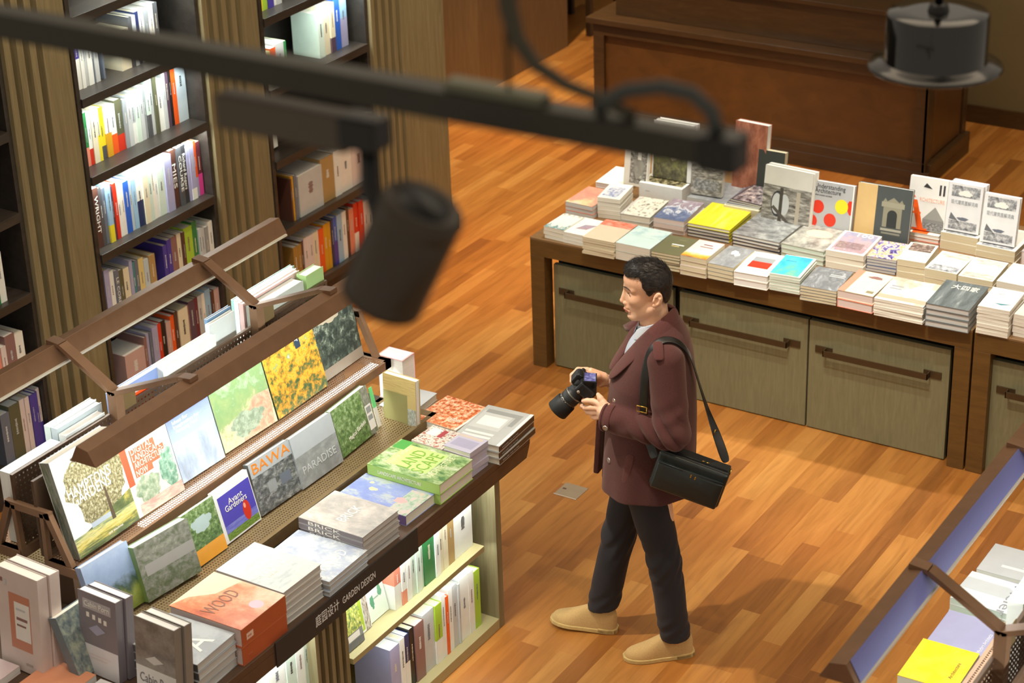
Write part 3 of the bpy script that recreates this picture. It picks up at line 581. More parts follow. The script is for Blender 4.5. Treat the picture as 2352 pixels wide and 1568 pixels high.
    for tx in texts:
        kind, s, u, v, wd, m = tx[:6]; m = cm(m); rot = tx[6] if len(tx) > 6 else 0; hg = tx[7] if len(tx) > 7 else None
        sz = hg or 1.5*wd*w/max(1, len(s))
        if kind == 't': text('title', s, sz, m, o, Matrix.Translation((u*w, v*d, zt))@Matrix.Rotation(R(rot), 4, 'Z'), wd*w)
        elif kind == 's': text('spine_title', s, sz, m, o, Matrix(((0, 0, -1, -.0016), (-1, 0, 0, u*d), (0, 1, 0, v*t), (0, 0, 0, 1))), wd*d)
        elif kind == 'f': text('spine_title', s, sz, m, o, Matrix(((1, 0, 0, u*w), (0, 0, -1, -.0016), (0, 1, 0, v*t), (0, 0, 0, 1))), wd*w)
        elif kind == 'g': text('spine_title', s, sz, m, o, Matrix(((0, 0, 1, w+.0016), (1, 0, 0, u*d), (0, 1, 0, v*t), (0, 0, 0, 1))), wd*d)
    return tag(o, label, cat, group)
ORD = ['zeroth', 'first', 'second', 'third', 'fourth', 'fifth', 'sixth', 'seventh', 'eighth', 'ninth', 'tenth', 'eleventh', 'twelfth', 'thirteenth', 'fourteenth', 'fifteenth', 'sixteenth', 'seventeenth', 'eighteenth', 'nineteenth', 'twentieth', 'twenty-first', 'twenty-second', 'twenty-third', 'twenty-fourth', 'twenty-fifth', 'twenty-sixth', 'twenty-seventh']

# ---- rows of upright books
def shelf_row(where, z, items, xf, depth, group):
    k = 0; tot = sum(1 for i in items if i[0])
    for it in items:
        c, y, th, hgt, band, fr = it[:6]
        if c is None: continue
        k += 1; rn = random.Random(k*31+int(z*100)); dp = depth*rn.uniform(.85, 1)
        th2 = max(.006, th-.0012)
        # local x -> into the shelf (-X), local y -> up, local z -> +Y
        M = Matrix(((-1, 0, 0, xf-rn.uniform(0, .012)), (0, 0, 1, y+.0006), (0, 1, 0, z+.0005), (0, 0, 0, 1)))
        arts = []
        if band and fr: arts.append(('s', 0, fr, band))
        tx = []
        pale = c in ('white', 'ivory', 'cream', 'mint', 'lightgrey', 'paleblue', 'rosewhite', 'straw', 'yellow', 'lime', 'lightblue', 'beige')
        if len(it) > 6: tx.append(('s', it[6], .55, .5, .62 if len(it[6]) > 5 else .42, 'white', 0, min(th2*.8, .04)))
        elif th2 > .012:
            ic = rn.choice(['darkgrey', 'slate', 'rosewood', 'black']) if pale else rn.choice(['white', 'cream', 'lightgrey'])
            a = rn.uniform(.42, .55)
            arts += [('s2', a, a+rn.uniform(.15, .3), ic)]
        pg_, sf = rn.choice('pwwc'), rn.random() < .4; kd = 'paperback' if sf else 'book'
        o = book(M, dp, hgt, th2, c, 'L', pg_, sf, [q for q in arts if q[0] == 's'], f'{NAMES[c]} {kd}, {ORD[k]} from left, {where}', group, kd, kd, texts=tx)
        if any(q[0] == 's2' for q in arts):
            # fine printed line of lettering on the spine, part of the cover pattern
            bmm = MB(); r2 = random.Random(k)
            for q in arts:
                if q[0] != 's2': continue
                p = q[1]
                while p < q[2]:
                    s = r2.uniform(.012, .03); wd = th2*r2.uniform(.12, .22)
                    bmm.add([(-.0007, p*hgt, th2/2-wd/2), (-.0007, (p+s*.7)*hgt, th2/2-wd/2), (-.0007, (p+s*.7)*hgt, th2/2+wd/2), (-.0007, p*hgt, th2/2+wd/2)], [(3, 2, 1, 0)]); p += s
            if bmm.f: bmm.build('spine_title', cm(arts[-1][3]), o)
for nm, z, xf, items in CASE_ROWS:
    shelf_row(nm, z, items, xf, .21, 'upright books on the '+nm)
for nm, z, xf, items in STAND_ROWS:
    shelf_row(nm, z, items, xf, .20, 'upright books on the '+nm)

# ---- prints
def A(key, stops, **k): return art(key, stops, **k)
P_TREE = A('tree_crown', [(.2, '565138'), (.42, '7d7655'), (.62, 'a59d79'), (.9, 'd9d3bc')], scale=34, detail=9)
P_MEADOW = A('meadow', [(.15, '47513a'), (.35, '6e7a4d'), (.5, 'c9b75e'), (.62, 'd9d08d'), (.8, '7e8f6a')], scale=4, wv=.55, stretch=(1, 2, 1))
P_GARDEN = A('garden_path', [(.1, 'c9a98e'), (.28, 'd8c5a4'), (.42, '8fa36f'), (.6, '7d9b6a'), (.8, 'b9ccb0'), (.95, 'd5e2dc')], scale=5, wv=.6)
P_AUTUMN = A('autumn_garden', [(.1, '27382a'), (.32, '4d6138'), (.46, 'b5812a'), (.58, 'e0a537'), (.72, '7d8f4c'), (.9, 'cfe0d4')], scale=9, wv=.25, detail=8)
P_DARKG = A('dark_garden', [(.1, '1d2422'), (.4, '323b36'), (.6, '4c564c'), (.8, '8a9182')], scale=9, wv=.15, detail=8)
P_GREEN = A('green_garden', [(.1, '2f4526'), (.4, '5a7a43'), (.6, '7f9d63'), (.85, 'b9cda4')], scale=9, wv=.2, detail=8)
P_MOSS = A('mossy_wall', [(.1, '4c5a3c'), (.4, '6f7a62'), (.6, '8d8f88'), (.85, 'aab09c')], scale=7, wv=.2, detail=8)
P_SKYF = A('sky_over_field', [(.1, '6c7a35'), (.3, '93a04a'), (.42, '425a4c'), (.55, '8fa8cc'), (.8, 'a9bfe2'), (1, 'c3d4ef')], scale=3, wv=.8)
P_GLASS = A('grey_glass', [(.1, '8d96a8'), (.4, 'a5b1c6'), (.7, 'c6d2de'), (.95, 'e9eff0')], scale=2.5, wv=.35, stretch=(2, .7, 1))
P_BLUE = A('blue_gradient', [(.05, 'a9bcc0'), (.4, '9aa9cf'), (.75, '7f8fc4'), (1, '6f7dbb')], scale=2, wv=.7)
P_STONE = A('stones', [(.2, '2c2b22'), (.45, '5b563f'), (.6, '8b8460'), (.85, 'b8b190')], scale=8, detail=3)
P_LEAF = A('leafy_stones', [(.1, '34352a'), (.3, '5f5c46'), (.48, '8a8a5a'), (.65, '9aa93c'), (.85, '7d93b8')], scale=6, wv=.5)
P_ARCH = A('grey_building', [(.15, '4a4843'), (.4, '77746d'), (.6, 'a19e96'), (.85, 'cfccc4')], scale=4, stretch=(.8, 3, 1))
P_CONC = A('grey_concrete', [(.2, '85888a'), (.5, '94979a'), (.8, 'a9adaf')], scale=3)
P_CITY = A('grey_city', [(.15, '5c5e60'), (.4, '777979'), (.6, '939595'), (.85, 'b5b7b5')], scale=5, stretch=(1.6, .9, 1))
P_FLOWER = A('orange_flowers', [(.2, 'b5502a'), (.4, 'e07a45'), (.55, 'f0a678'), (.75, 'f6d8bd')], scale=11, detail=4)
P_COLL = A('collage', [(.2, 'a8604f'), (.4, 'd8c3b4'), (.6, 'efe7de'), (.8, '8f7f78')], scale=7, detail=2)
P_ALOFT = A('wood_texture_grey', [(.2, 'b9c0c0'), (.5, 'cfd3cf'), (.8, 'd9d3c9')], scale=3, stretch=(3, .8, 1))
P_AWOOD = A('orange_wood', [(.1, 'b2512f'), (.4, 'd67a4d'), (.6, 'e7a57e'), (.9, 'ead3b5')], scale=2.5, wv=.4)
P_LAND = A('green_world', [(.2, '4b7a46'), (.45, '8fb06f'), (.6, 'b7c79a'), (.85, 'd8ddc9')], scale=5)
P_BLUEG = A('blue_green_print', [(.1, '9fe28c'), (.35, '5fd6b0'), (.6, '36b6e0'), (.9, '2f8fe0')], scale=1.6, wv=.35)
P_TEALW = A('teal_sketch', [(.1, '3f7f88'), (.22, '7fa5a4'), (.35, 'f2f0e6'), (.75, 'f4f2ea'), (.9, '8d8268')], scale=6, wv=.6)
P_SKETCH = A('pencil_sketch', [(.2, '5a5850'), (.38, 'c9c4b4'), (.5, 'e6e0d0'), (1, 'ece6d8')], scale=7, detail=8)
P_SUNSET = A('pink_dusk', [(.1, 'cdd3dd'), (.3, 'a58a94'), (.5, 'b89fa8'), (.75, '8f97b5'), (1, 'aab0c6')], scale=4, wv=.5)
P_COLOR = A('purple_orange_figures', [(.1, '2e2a3c'), (.28, '5a4f9e'), (.42, '8f86b8'), (.52, 'f3e6da'), (.65, 'e59a4a'), (.8, 'f0cdb0'), (1, '9a5a3c')], scale=4, detail=3, dist=1.2)
P_FILM = A('clear_film_grey', [(.3, '797d80'), (.5, '84878a'), (.65, '929699'), (.9, 'b9bdc0')], scale=2.5, dist=1.2, stretch=(1.5, 1, 1), rough=.15)
P_MAP = A('brown_map', [(.25, 'f0ede6'), (.52, 'efe9df'), (.6, 'd6c5b3'), (.9, 'c2ab95')], scale=1.6)
P_CITYLINE = A('ink_cityscape', [(.1, '55585f'), (.35, '80848a'), (.55, 'a9acb0'), (.8, 'd5d6d6')], scale=2.6, stretch=(2.2, .8, 1))
P_BROWNP = A('brown_photo', [(.2, '3d2f2a'), (.5, '6a564c'), (.75, 'b5a496')], scale=5)
P_ORANGEP = A('orange_landscape', [(.1, '7a2a1a'), (.25, 'e5a13a'), (.45, 'f0bf58'), (.6, 'e6d9d6'), (.9, 'dcd6dc')], scale=3, wv=.7)
P_PINKG = A('pink_green_print', [(.1, 'c3c6d8'), (.25, 'd8d0a0'), (.4, 'f29a86'), (.6, 'f08a7a'), (.8, 'e39c84'), (1, 'b9c77e')], scale=1.6, wv=.55)
P_BAWA = A('tropical_house_grey', [(.15, '626465'), (.4, '7d8080'), (.6, '939694'), (.85, 'b5b8b5')], scale=4, stretch=(1, 2, 1))
P_CORAL = A('coral_people', [(.2, 'c9553c'), (.5, 'e98a70'), (.8, 'f0b09a')], scale=5)
P_ROOF = A('blue_grey_roof', [(.15, '4d5a80'), (.4, '6b789c'), (.55, 'dfe2e8'), (.65, '8f7f90'), (.9, 'c9b7bb')], scale=2.5, wv=.5, dist=1.5)

# ---- piles on the display table: x, y, height, width, depth, turn
def pile(xyz, w, d, h, turn, n, cover, desc, where, group, arts=(), spine='L', pages='p', soft=True, texts=(), sub=None, jit=1., spine_c=None, base_arts=()):
    x, y, z0 = xyz; t = h/n; rn = random.Random(int(x*1000)+int(y*100))
    for k in range(n):
        top = k == n-1; a = R(turn+(0 if top else rn.uniform(-1.4, 1.4)*jit)); q = (0, 0) if top else (rn.uniform(-.003, .003)*jit, rn.uniform(-.003, .003)*jit)
        M = Matrix.Translation((x+q[0], y+q[1], z0+k*t+.0003))@Matrix.Rotation(a, 4, 'Z')
        if top: lb = f'{desc}, topmost of its pile'
        elif k == 0: lb = f'lowest copy in the pile under the {desc}'
        else: lb = f'{ORD[n-k]} from top, below the {desc}'
        book(M, w, d, t-.0006, cover if (top or not sub) else sub, spine, pages, soft, arts if top else base_arts, lb, group, 'paperback' if soft else 'book', 'paperback' if soft else 'book', spine_c=spine_c, texts=texts if top else [q for q in texts if q[0] in 'fg'])
G1, G2, G3 = 'piles in the front row of the display table', 'piles in the middle row of the display table', 'piles at the back of the display table'
W1, W2, W3 = 'in the front row', 'in the middle row', 'at the back of the table'
def T(key, x, y, h, w, d, turn): return dict(xyz=(x, y, TZ), h=h, w=w, d=d, turn=turn)
FR = [
 (T('s1', -5.182, 8.532, .065, .122, .20, -2), 3, 'cream', 'white paperback with teal sea and tree print', [('r', 0, 0, 1, 1, P_TEALW)], {}),
 (T('s2', -5.062, 8.528, .059, .150, .215, 0), 3, 'white', 'white paperback with a pink and lilac picture', [('q', [(.22, .3), (.62, .34), (.8, .66), (.38, .6)], P_SUNSET)], {}),
 (T('s3', -4.906, 8.452, .091, .180, .255, 1), 7, 'beige', 'beige booklet with a coral picture at its top', [('r', 0, .72, 1, 1, P_CORAL)], dict(pages='c')),
 (T('s4', -4.723, 8.466, .091, .195, .24, 0), 2, 'c9dfda', 'thick mint paperback with faint blue clouds', [('r', 0, .5, 1, 1, A('mint_clouds', [(.2, 'a9c8cc'), (.6, 'cfe4de'), (1, 'd8e8e2')], scale=3))], {}),
 (T('s5', -4.515, 8.453, .090, .155, .225, 3), 6, '6b6a4b', 'olive paperback with small white lettering', [('r', .38, .52, .8, .57, 'white'), ('r', .42, .44, .68, .47, 'straw'), ('r', .45, .8, .72, .83, '85835f')], dict(pages='c')),
 (T('s6', -4.348, 8.447, .105, .139, .215, 1), 4, 'rosewhite', 'pale paperback with a yellow and maroon band', [('r', 0, 0, 1, .42, P_ORANGEP), ('r', .3, .62, .8, .66, 'rosewood'), ('r', .35, .75, .7, .79, 'maroon')], dict(pages='c')),
 (T('s7', -4.208, 8.467, .083, .138, .24, 0), 4, '8f9490', 'grey paperback with white brush lettering', [('r', 0, 0, 1, 1, P_CONC), ('b', .45, .72, .12, .1, 'white'), ('b', .62, .64, .1, .09, 'lightgrey')], dict(pages='c')),
 (T('s8', -4.06, 8.455, .074, .172, .267, 4), 2, 'ivory', 'white hardback with a red and grey block', [('r', .2, .3, .82, .58, 'red'), ('r', .2, .58, .82, .78, 'grey')], dict(soft=False, pages='w')),
 (T('s9', -3.887, 8.488, .087, .155, .243, 5), 6, 'ivory', 'white paperback with a green to blue print', [('r', .0, .02, .92, .98, P_BLUEG), ('r', .15, .7, .5, .73, '2f7fb0')], dict(pages='m')),
 (T('s10', -3.706, 8.447, .076, .182, .246, 4), 5, '7d8183', 'grey film-wrapped book with pale lines', [('r', 0, 0, 1, 1, P_FILM), ('r', .5, .7, .92, .73, 'lightgrey'), ('r', .5, .63, .9, .66, 'lightgrey')], dict(pages='c')),
 (T('s11', -3.519, 8.462, .088, .178, .260, 0), 2, 'e9dcc0', 'cream hardback with a salmon strip along its spine', [('r', 0, 0, .2, 1, 'salmon'), ('b', .62, .78, .2, .06, 'rosewood'), ('r', .72, .1, .92, .2, '8c8468'), ('r', .7, .25, .73, .6, 'rosewhite')], dict(soft=False, pages='r', sub='salmon')),
 (T('s12', -3.33, 8.452, .088, .240, .272, 2), 7, 'ivory', 'wide white paperback with a brown map print', [('r', 0, 0, 1, 1, P_MAP), ('r', 0, .08, 1, .24, 'c2ab93'), ('r', .1, .6, .35, .66, 'grey'), ('r', .1, .5, .35, .55, 'grey')], {}),
 (T('s13', -3.079, 8.458, .115, .207, .292, 2), 4, '6f7677', 'dark grey film-wrapped book with white characters', [('r', 0, 0, 1, 1, A('grey_wrap', [(.2, '5d6566'), (.5, '6f7778'), (.7, '7b8384'), (1, 'aab0b0')], scale=2.2, stretch=(3, .6, 1), rough=.15))], dict(soft=False, pages='g', texts=[('t', '大四家', .55, .78, .62, 'ivory', 0, .055)])),
 (T('s14', -2.842, 8.494, .138, .150, .230, 2), 8, 'ivory', 'white paperback with a small blue triangle', [('q', [(.38, .26), (.62, .2), (.92, .3)], '4f8f9e'), ('r', .3, .7, .5, .72, 'grey')], {}),
 (T('s15', -2.685, 8.541, .110, .157, .237, 0), 6, 'rosewhite', 'pale pink paperback at the right picture edge', [], {}),
]
for t, n, c, desc, arts, kw in FR: pile(t['xyz'], t['w'], t['d'], t['h'], t['turn'], n, c, desc, W1, G1, arts, **kw)
MR = [
 (T('r1', -5.243, 8.857, .073, .165, .243, -1), 3, 'salmon', 'paperback with a round pink and green print', [('r', 0, 0, 1, 1, P_PINKG)], dict(pages='g')),
 (T('r2', -5.07, 8.896, .116, .125, .212, 9), 5, 'ivory', 'thick paperback with a small blue picture', [('q', [(.1, .15), (.8, .1), (.85, .75), (.2, .8)], A('blue_sketch', [(.3, '6f7fb0'), (.5, 'b9bfd0'), (.8, 'eceae6')], scale=5))], dict(pages='p')),
 (T('r3', -4.909, 8.853, .070, .167, .254, 5), 2, 'c9c8c4', 'cream cover with a pencil bridge sketch', [('r', .08, .0, 1, 1, P_SKETCH)], dict(soft=False)),
 (T('r4', -4.722, 8.868, .078, .17, .277, 5), 3, 'lightgrey', 'blue grey book with a curved white roof print', [('r', 0, 0, 1, 1, P_ROOF)], dict(pages='r')),
 (T('r5', -4.539, 8.895, .073, .236, .330, 2), 4, 'efe32a', 'bright yellow hardback with film wrapping', [('r', 0, 0, 1, 1, A('yellow_cover', [(.3, 'ecdf22'), (.6, 'f1e63a'), (.9, 'f6ef6a')], scale=1.6, stretch=(3, .5, 1), rough=.2))], dict(soft=False, sub='charcoal', pages='w', spine='R', spine_c='efe32a')),
 (T('r6', -4.275, 8.875, .074, .262, .34, -1), 4, '8a8b89', 'grey hardback with pale salmon letters', [('r', 0, 0, 1, 1, P_BAWA)], dict(soft=False, sub='charcoal', pages='w', texts=[('t', 'BAWA', .5, .86, .72, 'salmon', 0, .07)])),
 (T('r7', -4.0, 8.868, .077, .232, .288, -2), 3, 'c9c9c0', 'grey landscape book with a pale yellow sun', [('r', 0, 0, 1, 1, A('grey_landscape', [(.2, '6f6d68'), (.5, 'a5a49b'), (.8, 'c3c4b8')], scale=3)), ('e', .5, .68, .3, .16, 'e3dfb0')], dict(soft=False, pages='m')),
 (T('r8', -3.756, 8.862, .092, .195, .268, 3), 3, 'ivory', 'white framed book with a dusky picture numbered 100', [('r', .07, .06, .94, .97, P_SUNSET), ('r', .12, .2, .8, .5, A('dusk_trees', [(.3, '7f6a72'), (.6, '8f7a80'), (.9, 'c9b9bb')], scale=7))], dict(texts=[('t', '100', .6, .86, .42, 'ivory', 0, .05)])),
 (T('r9', -3.562, 8.915, .076, .150, .215, 5), 5, '4f5f86', 'book with purple and orange figures', [('r', 0, 0, 1, 1, P_COLOR)], dict(pages='g')),
 (T('r10', -3.4, 8.908, .097, .140, .224, 5), 3, 'f2efdf', 'cream paperback with a dark photo strip', [('r', .1, .55, .92, .97, P_BROWNP)], dict(pages='c')),
 (T('r11', -3.245, 8.871, .095, .162, .235, 0), 2, 'ivory', 'white book with ink buildings along its edges', [('r', .08, .02, .95, .3, P_CITYLINE), ('r', .1, .72, .95, .97, A('tan_ink', [(.2, 'a59c8c'), (.5, 'cdc6b8'), (.8, 'e6e1d8')], scale=3)), ('r', .2, .5, .8, .54, 'lightgrey')], dict(pages='c')),
 (T('r12', -3.075, 8.869, .092, .170, .242, 2), 3, 'ivory', 'white book with sepia ink buildings', [('r', .08, .02, .95, .28, A('sepia_ink', [(.2, '9f9888'), (.5, 'c9c3b6'), (.8, 'e6e3da')], scale=3)), ('r', .1, .72, .95, .97, A('sepia_ink2', [(.2, 'a99f8f'), (.5, 'd0cabd'), (.8, 'e8e5de')], scale=3)), ('r', .2, .5, .8, .54, 'lightgrey')], dict(pages='c')),
 (T('r13', -2.893, 8.894, .092, .175, .236, 0), 3, 'ivory', 'plain white paperback next to the right picture edge', [('r', .35, .7, .5, .72, 'grey'), ('b', .8, .3, .1, .08, 'lightgrey')], {}),
]
for t, n, c, desc, arts, kw in MR: pile(t['xyz'], t['w'], t['d'], t['h'], t['turn'], n, c, desc, W2, G2, arts, **kw)
BR = [
 (T('q1', -5.309+.06, 9.194, .064, .15, .253, 3), 2, 'ivory', 'plain cream hardback at the left end', [], dict(soft=False, pages='r')),
 (T('q2', -4.988, 9.204, .106, .255, .30, 1), 1, 'e8ebea', 'thick white box-like book with a stones print', [('r', .06, .1, .94, 1, P_STONE)], dict(soft=False, pages='w', spine='F', texts=[('f', 'stills', .2, .62, .1, 'grey')])),
 (T('q3', -4.70, 9.20, .075, .22, .28, 0), 2, 'b9b7b2', 'grey book lying under the upright arch book', [('r', 0, 0, 1, 1, P_CONC)], dict(pages='g')),
 (T('q4', -4.47, 9.17, .085, .20, .27, 0), 1, 'e3dfc4', 'cream book carrying glossy magazines', [], dict(pages='c')),
 (T('q5', -4.46, 9.19, .115, .19, .23, 3), 1, 'ivory', 'x', [], {}),
 (T('t8', -3.553, 9.32, .066, .205, .27, 2), 3, 'ivory', 'white and orange hardback under the big A book', [('r', .3, 0, .7, .2, 'orange')], dict(soft=False, pages='w', sub='salmon')),
 (T('t9', -3.343, 9.34, .090, .195, .27, -1), 2, 'ivory', 'cream book with ink towers under the left dictionary', [('r', .1, .02, .9, .2, P_CITYLINE)], dict(pages='c')),
 (T('t10', -3.13, 9.265, .093, .20, .27, -2), 3, 'ivory', 'cream book with ink towers under the right dictionary', [('r', .1, .02, .9, .2, P_CITYLINE)], dict(pages='c')),
]
for t, n, c, desc, arts, kw in BR:
    if desc != 'x': pile(t['xyz'], t['w'], t['d'], t['h'], t['turn'], n, c, desc, W3, G3, arts, **kw)
for k in range(3):
    book(Matrix.Translation((-4.46+.006*k, 9.18+.012*k, TZ+.0855+.008*k))@Matrix.Rotation(R(3-4*k), 4, 'Z'), .185, .24, .0075, ['slate', '5b5156', '4a4448'][k], 'L', 'w', True, [('r', .05, .05, .95, .95, A('magazine_%d' % k, [(.2, '3c363c'), (.5, '8f868a'), (.8, 'd8c9c0')], scale=5, rough=.12))], ['blue grey', 'dark', 'topmost dark glossy'][k]+' magazine lying on the cream book at the back of the table', 'glossy magazines at the back of the table', name='magazine', cat='magazine')

# ---- books standing at the back of the table
def standing(x, y, z, w, hgt, t, cover, label, arts=(), lean=10, turn=0, group='books standing at the back of the table', pages='w', soft=False, spine='L', texts=(), copies=0):
    s, c = math.sin(R(lean)), math.cos(R(lean))
    for k in range(copies+1):
        yy = y+k*(t/c+.002)
        M = Matrix.Translation((x+.006*k, yy, z+t*s+.0005))@Matrix.Rotation(R(turn), 4, 'Z')@Matrix(((1, 0, 0, 0), (0, s, -c, 0), (0, c, s, 0), (0, 0, 0, 1)))@Matrix.Translation((0, 0, -t))
        book(M, w, hgt, t, cover, spine, pages, soft, arts if k == 0 else (), label if k == 0 else 'copy right behind the '+label, group, texts=texts if k == 0 else ())
standing(-5.10, 9.23, TZ+.065, .15, .24, .02, 'e6e2d6', 'narrow cream book with a grey photo of a man', [('r', .25, .06, .94, .94, P_ARCH), ('b', .6, .45, .22, .25, A('grey_coat', [(.3, '8a887f'), (.7, 'a5a398')], scale=3)), ('r', .55, .62, .7, .8, 'ivory')], 8, -4)
standing(-4.965, 9.30, TZ+.107, .235, .31, .03, 'eceeec', 'white book with green leaves and stones on its cover', [('r', .04, .0, .9, .9, P_LEAF), ('b', .55, .42, .09, .07, 'beige')], 6, 0, spine='R', copies=1)
standing(-4.70, 9.24, TZ+.076, .175, .28, .035, 'dcdad2', 'book with a grey photo of a curved concrete building', [('r', .0, .0, 1, .93, P_ARCH), ('r', .1, .1, .9, .3, P_CITY)], 10, 4, spine='R')
standing(-4.56, 9.44, TZ+.001, .19, .43, .05, 'a86a52', 'tall coppery book standing behind the building book', [('r', 0, 0, 1, 1, A('copper', [(.2, '8f5440'), (.5, 'a86a52'), (.8, 'bf8068')], scale=4))], 6, -3, spine='L')
standing(-4.41, 9.42, TZ+.001, .15, .30, .05, '3a3f3c', 'dark green book with cream pages standing behind the magazines', (), 8, 0, pages='c')
standing(-4.238, 9.12, TZ+.004, .272, .345, .026, 'd9d8cf', 'tall book with a staircase photo under a white top', [('r', 0, 0, 1, .72, P_ARCH), ('e', .32, .45, .14, .2, 'charcoal'), ('e', .3, .45, .1, .16, 'lightgrey'), ('e', .46, .45, .1, .16, 'lightgrey'), ('r', .35, .05, .42, .7, '4a4740'), ('q', [(.2, .38), (.24, .42), (.75, .1), (.68, .08)], '57524a'), ('r', .7, .08, .78, .68, 'b5ad9c'), ('r', .3, .06, .34, .2, 'white'), ('r', .44, .06, .5, .2, 'white')], 9, -3, copies=1)
RED = [(.2, .56), (.07, .3), (.5, .36), (.93, .62), (.66, .05)]
standing(-3.985, 9.14, TZ+.003, .232, .30, .03, 'b4b6b8', 'grey book with red dots and one yellow dot', [('e', u, v, .14, .115, 'red') for u, v in RED[:3]]+[('q', [(.93+.0+.07*0, .5), (1, .5), (1, .74), (.9, .74), (.84, .62)], 'red'), ('e', .7, .115, .14, .11, 'red'), ('e', .74, .62, .15, .125, 'yellow'), ('r', .97, 0, 1, 1, 'ivory')], 10, 2, texts=[('t', 'Understanding', .44, .92, .7, 'charcoal', 0, .034), ('t', 'Architecture', .4, .84, .6, 'charcoal', 0, .034), ('t', 'robert mccarter and juhani', .3, .765, .4, 'charcoal', 0, .012)], spine='R')
standing(-3.745, 9.17, TZ+.003, .286, .32, .026, '4b5252', 'dark grey book with an arch and a cream strip', [('r', 0, 0, .36, 1, 'd9b97e'), ('r', .05, .06, .3, .2, 'c9a86c'), ('r', .5, .36, .84, .72, '8f8d78'), ('r', .46, .68, .88, .76, '9d9b86'), ('q', [(.48, .76), (.52, .82), (.56, .77), (.67, .84), (.78, .77), (.82, .82), (.86, .76)], '8f8d78'), ('r', .58, .36, .76, .56, '2f3433'), ('e', .67, .56, .09, .08, '2f3433'), ('r', .48, .30, .86, .34, 'a5a594'), ('r', .5, .25, .84, .28, '8d8d7e'), ('r', .58, .12, .76, .14, '8d8d7e')], 10, 2)
standing(-3.535, 9.345, TZ+.068, .20, .27, .028, 'eeeeea', 'white book with a big orange letter A and a temple', [('q', [(.42, .0), (.98, .0), (.98, .2), (.72, .45), (.42, .22)], '8a8c8a'), ('r', .46, .02, .96, .16, P_CITY), ('q', [(.42, .22), (.98, .22), (.72, .47)], '9c9d98'), ('q', [(.02, .32), (.04, .3), (.36, .3), (.36, .34), (.04, .34)], 'f0611f'), ('q', [(.1, .56), (.24, .56), (.46, .03), (.30, .03)], 'f0611f'), ('q', [(.1, .56), (.16, .56), (.0, .12), (.0, .2)], 'f0611f'), ('r', .16, .0, .56, .035, 'f0611f'), ('q', [(.0, .6), (.2, .6), (.12, .68)], 'f28a60'), ('q', [(.36, .82), (.6, .8), (.44, .9)], 'charcoal'), ('r', .78, .7, .83, .9, 'charcoal'), ('r', .88, .7, .93, .9, 'charcoal')], 10, 2, texts=[('t', 'RCHITECTURE', .62, .58, .64, 'f2b49a', 0, .028)])
for x, z, y, lab in ((-3.335, .092, 9.36, 'left'), (-3.125, .095, 9.29, 'right')):
    standing(x, y, TZ+z, .178, .245, .032, 'e9ebee', f'white ink-drawn architecture dictionary with a skyline, {lab} one of two', [('r', .1, .72, .92, .95, P_CITYLINE), ('b', .5, .8, .2, .06, 'white'), ('r', .1, .04, .92, .22, P_CITYLINE), ('q', [(.1, .24), (.36, .22), (.14, .38)], '6d7278'), ('b', .5, .27, .16, .035, 'slate')], 9, 0, texts=[('t', '现代建筑图解词典', .5, .60, .78, 'grey', 0, .024)], copies=1 if lab == 'left' else 0)
book(Matrix.Translation((-2.88, 9.2, TZ+.0005)), .2, .27, .13, 'b9aeac', 'L', 'r', False, [('r', .1, .5, .9, .9, P_CITYLINE)], 'thick pinkish grey book at the right edge behind the white paperbacks', G3)
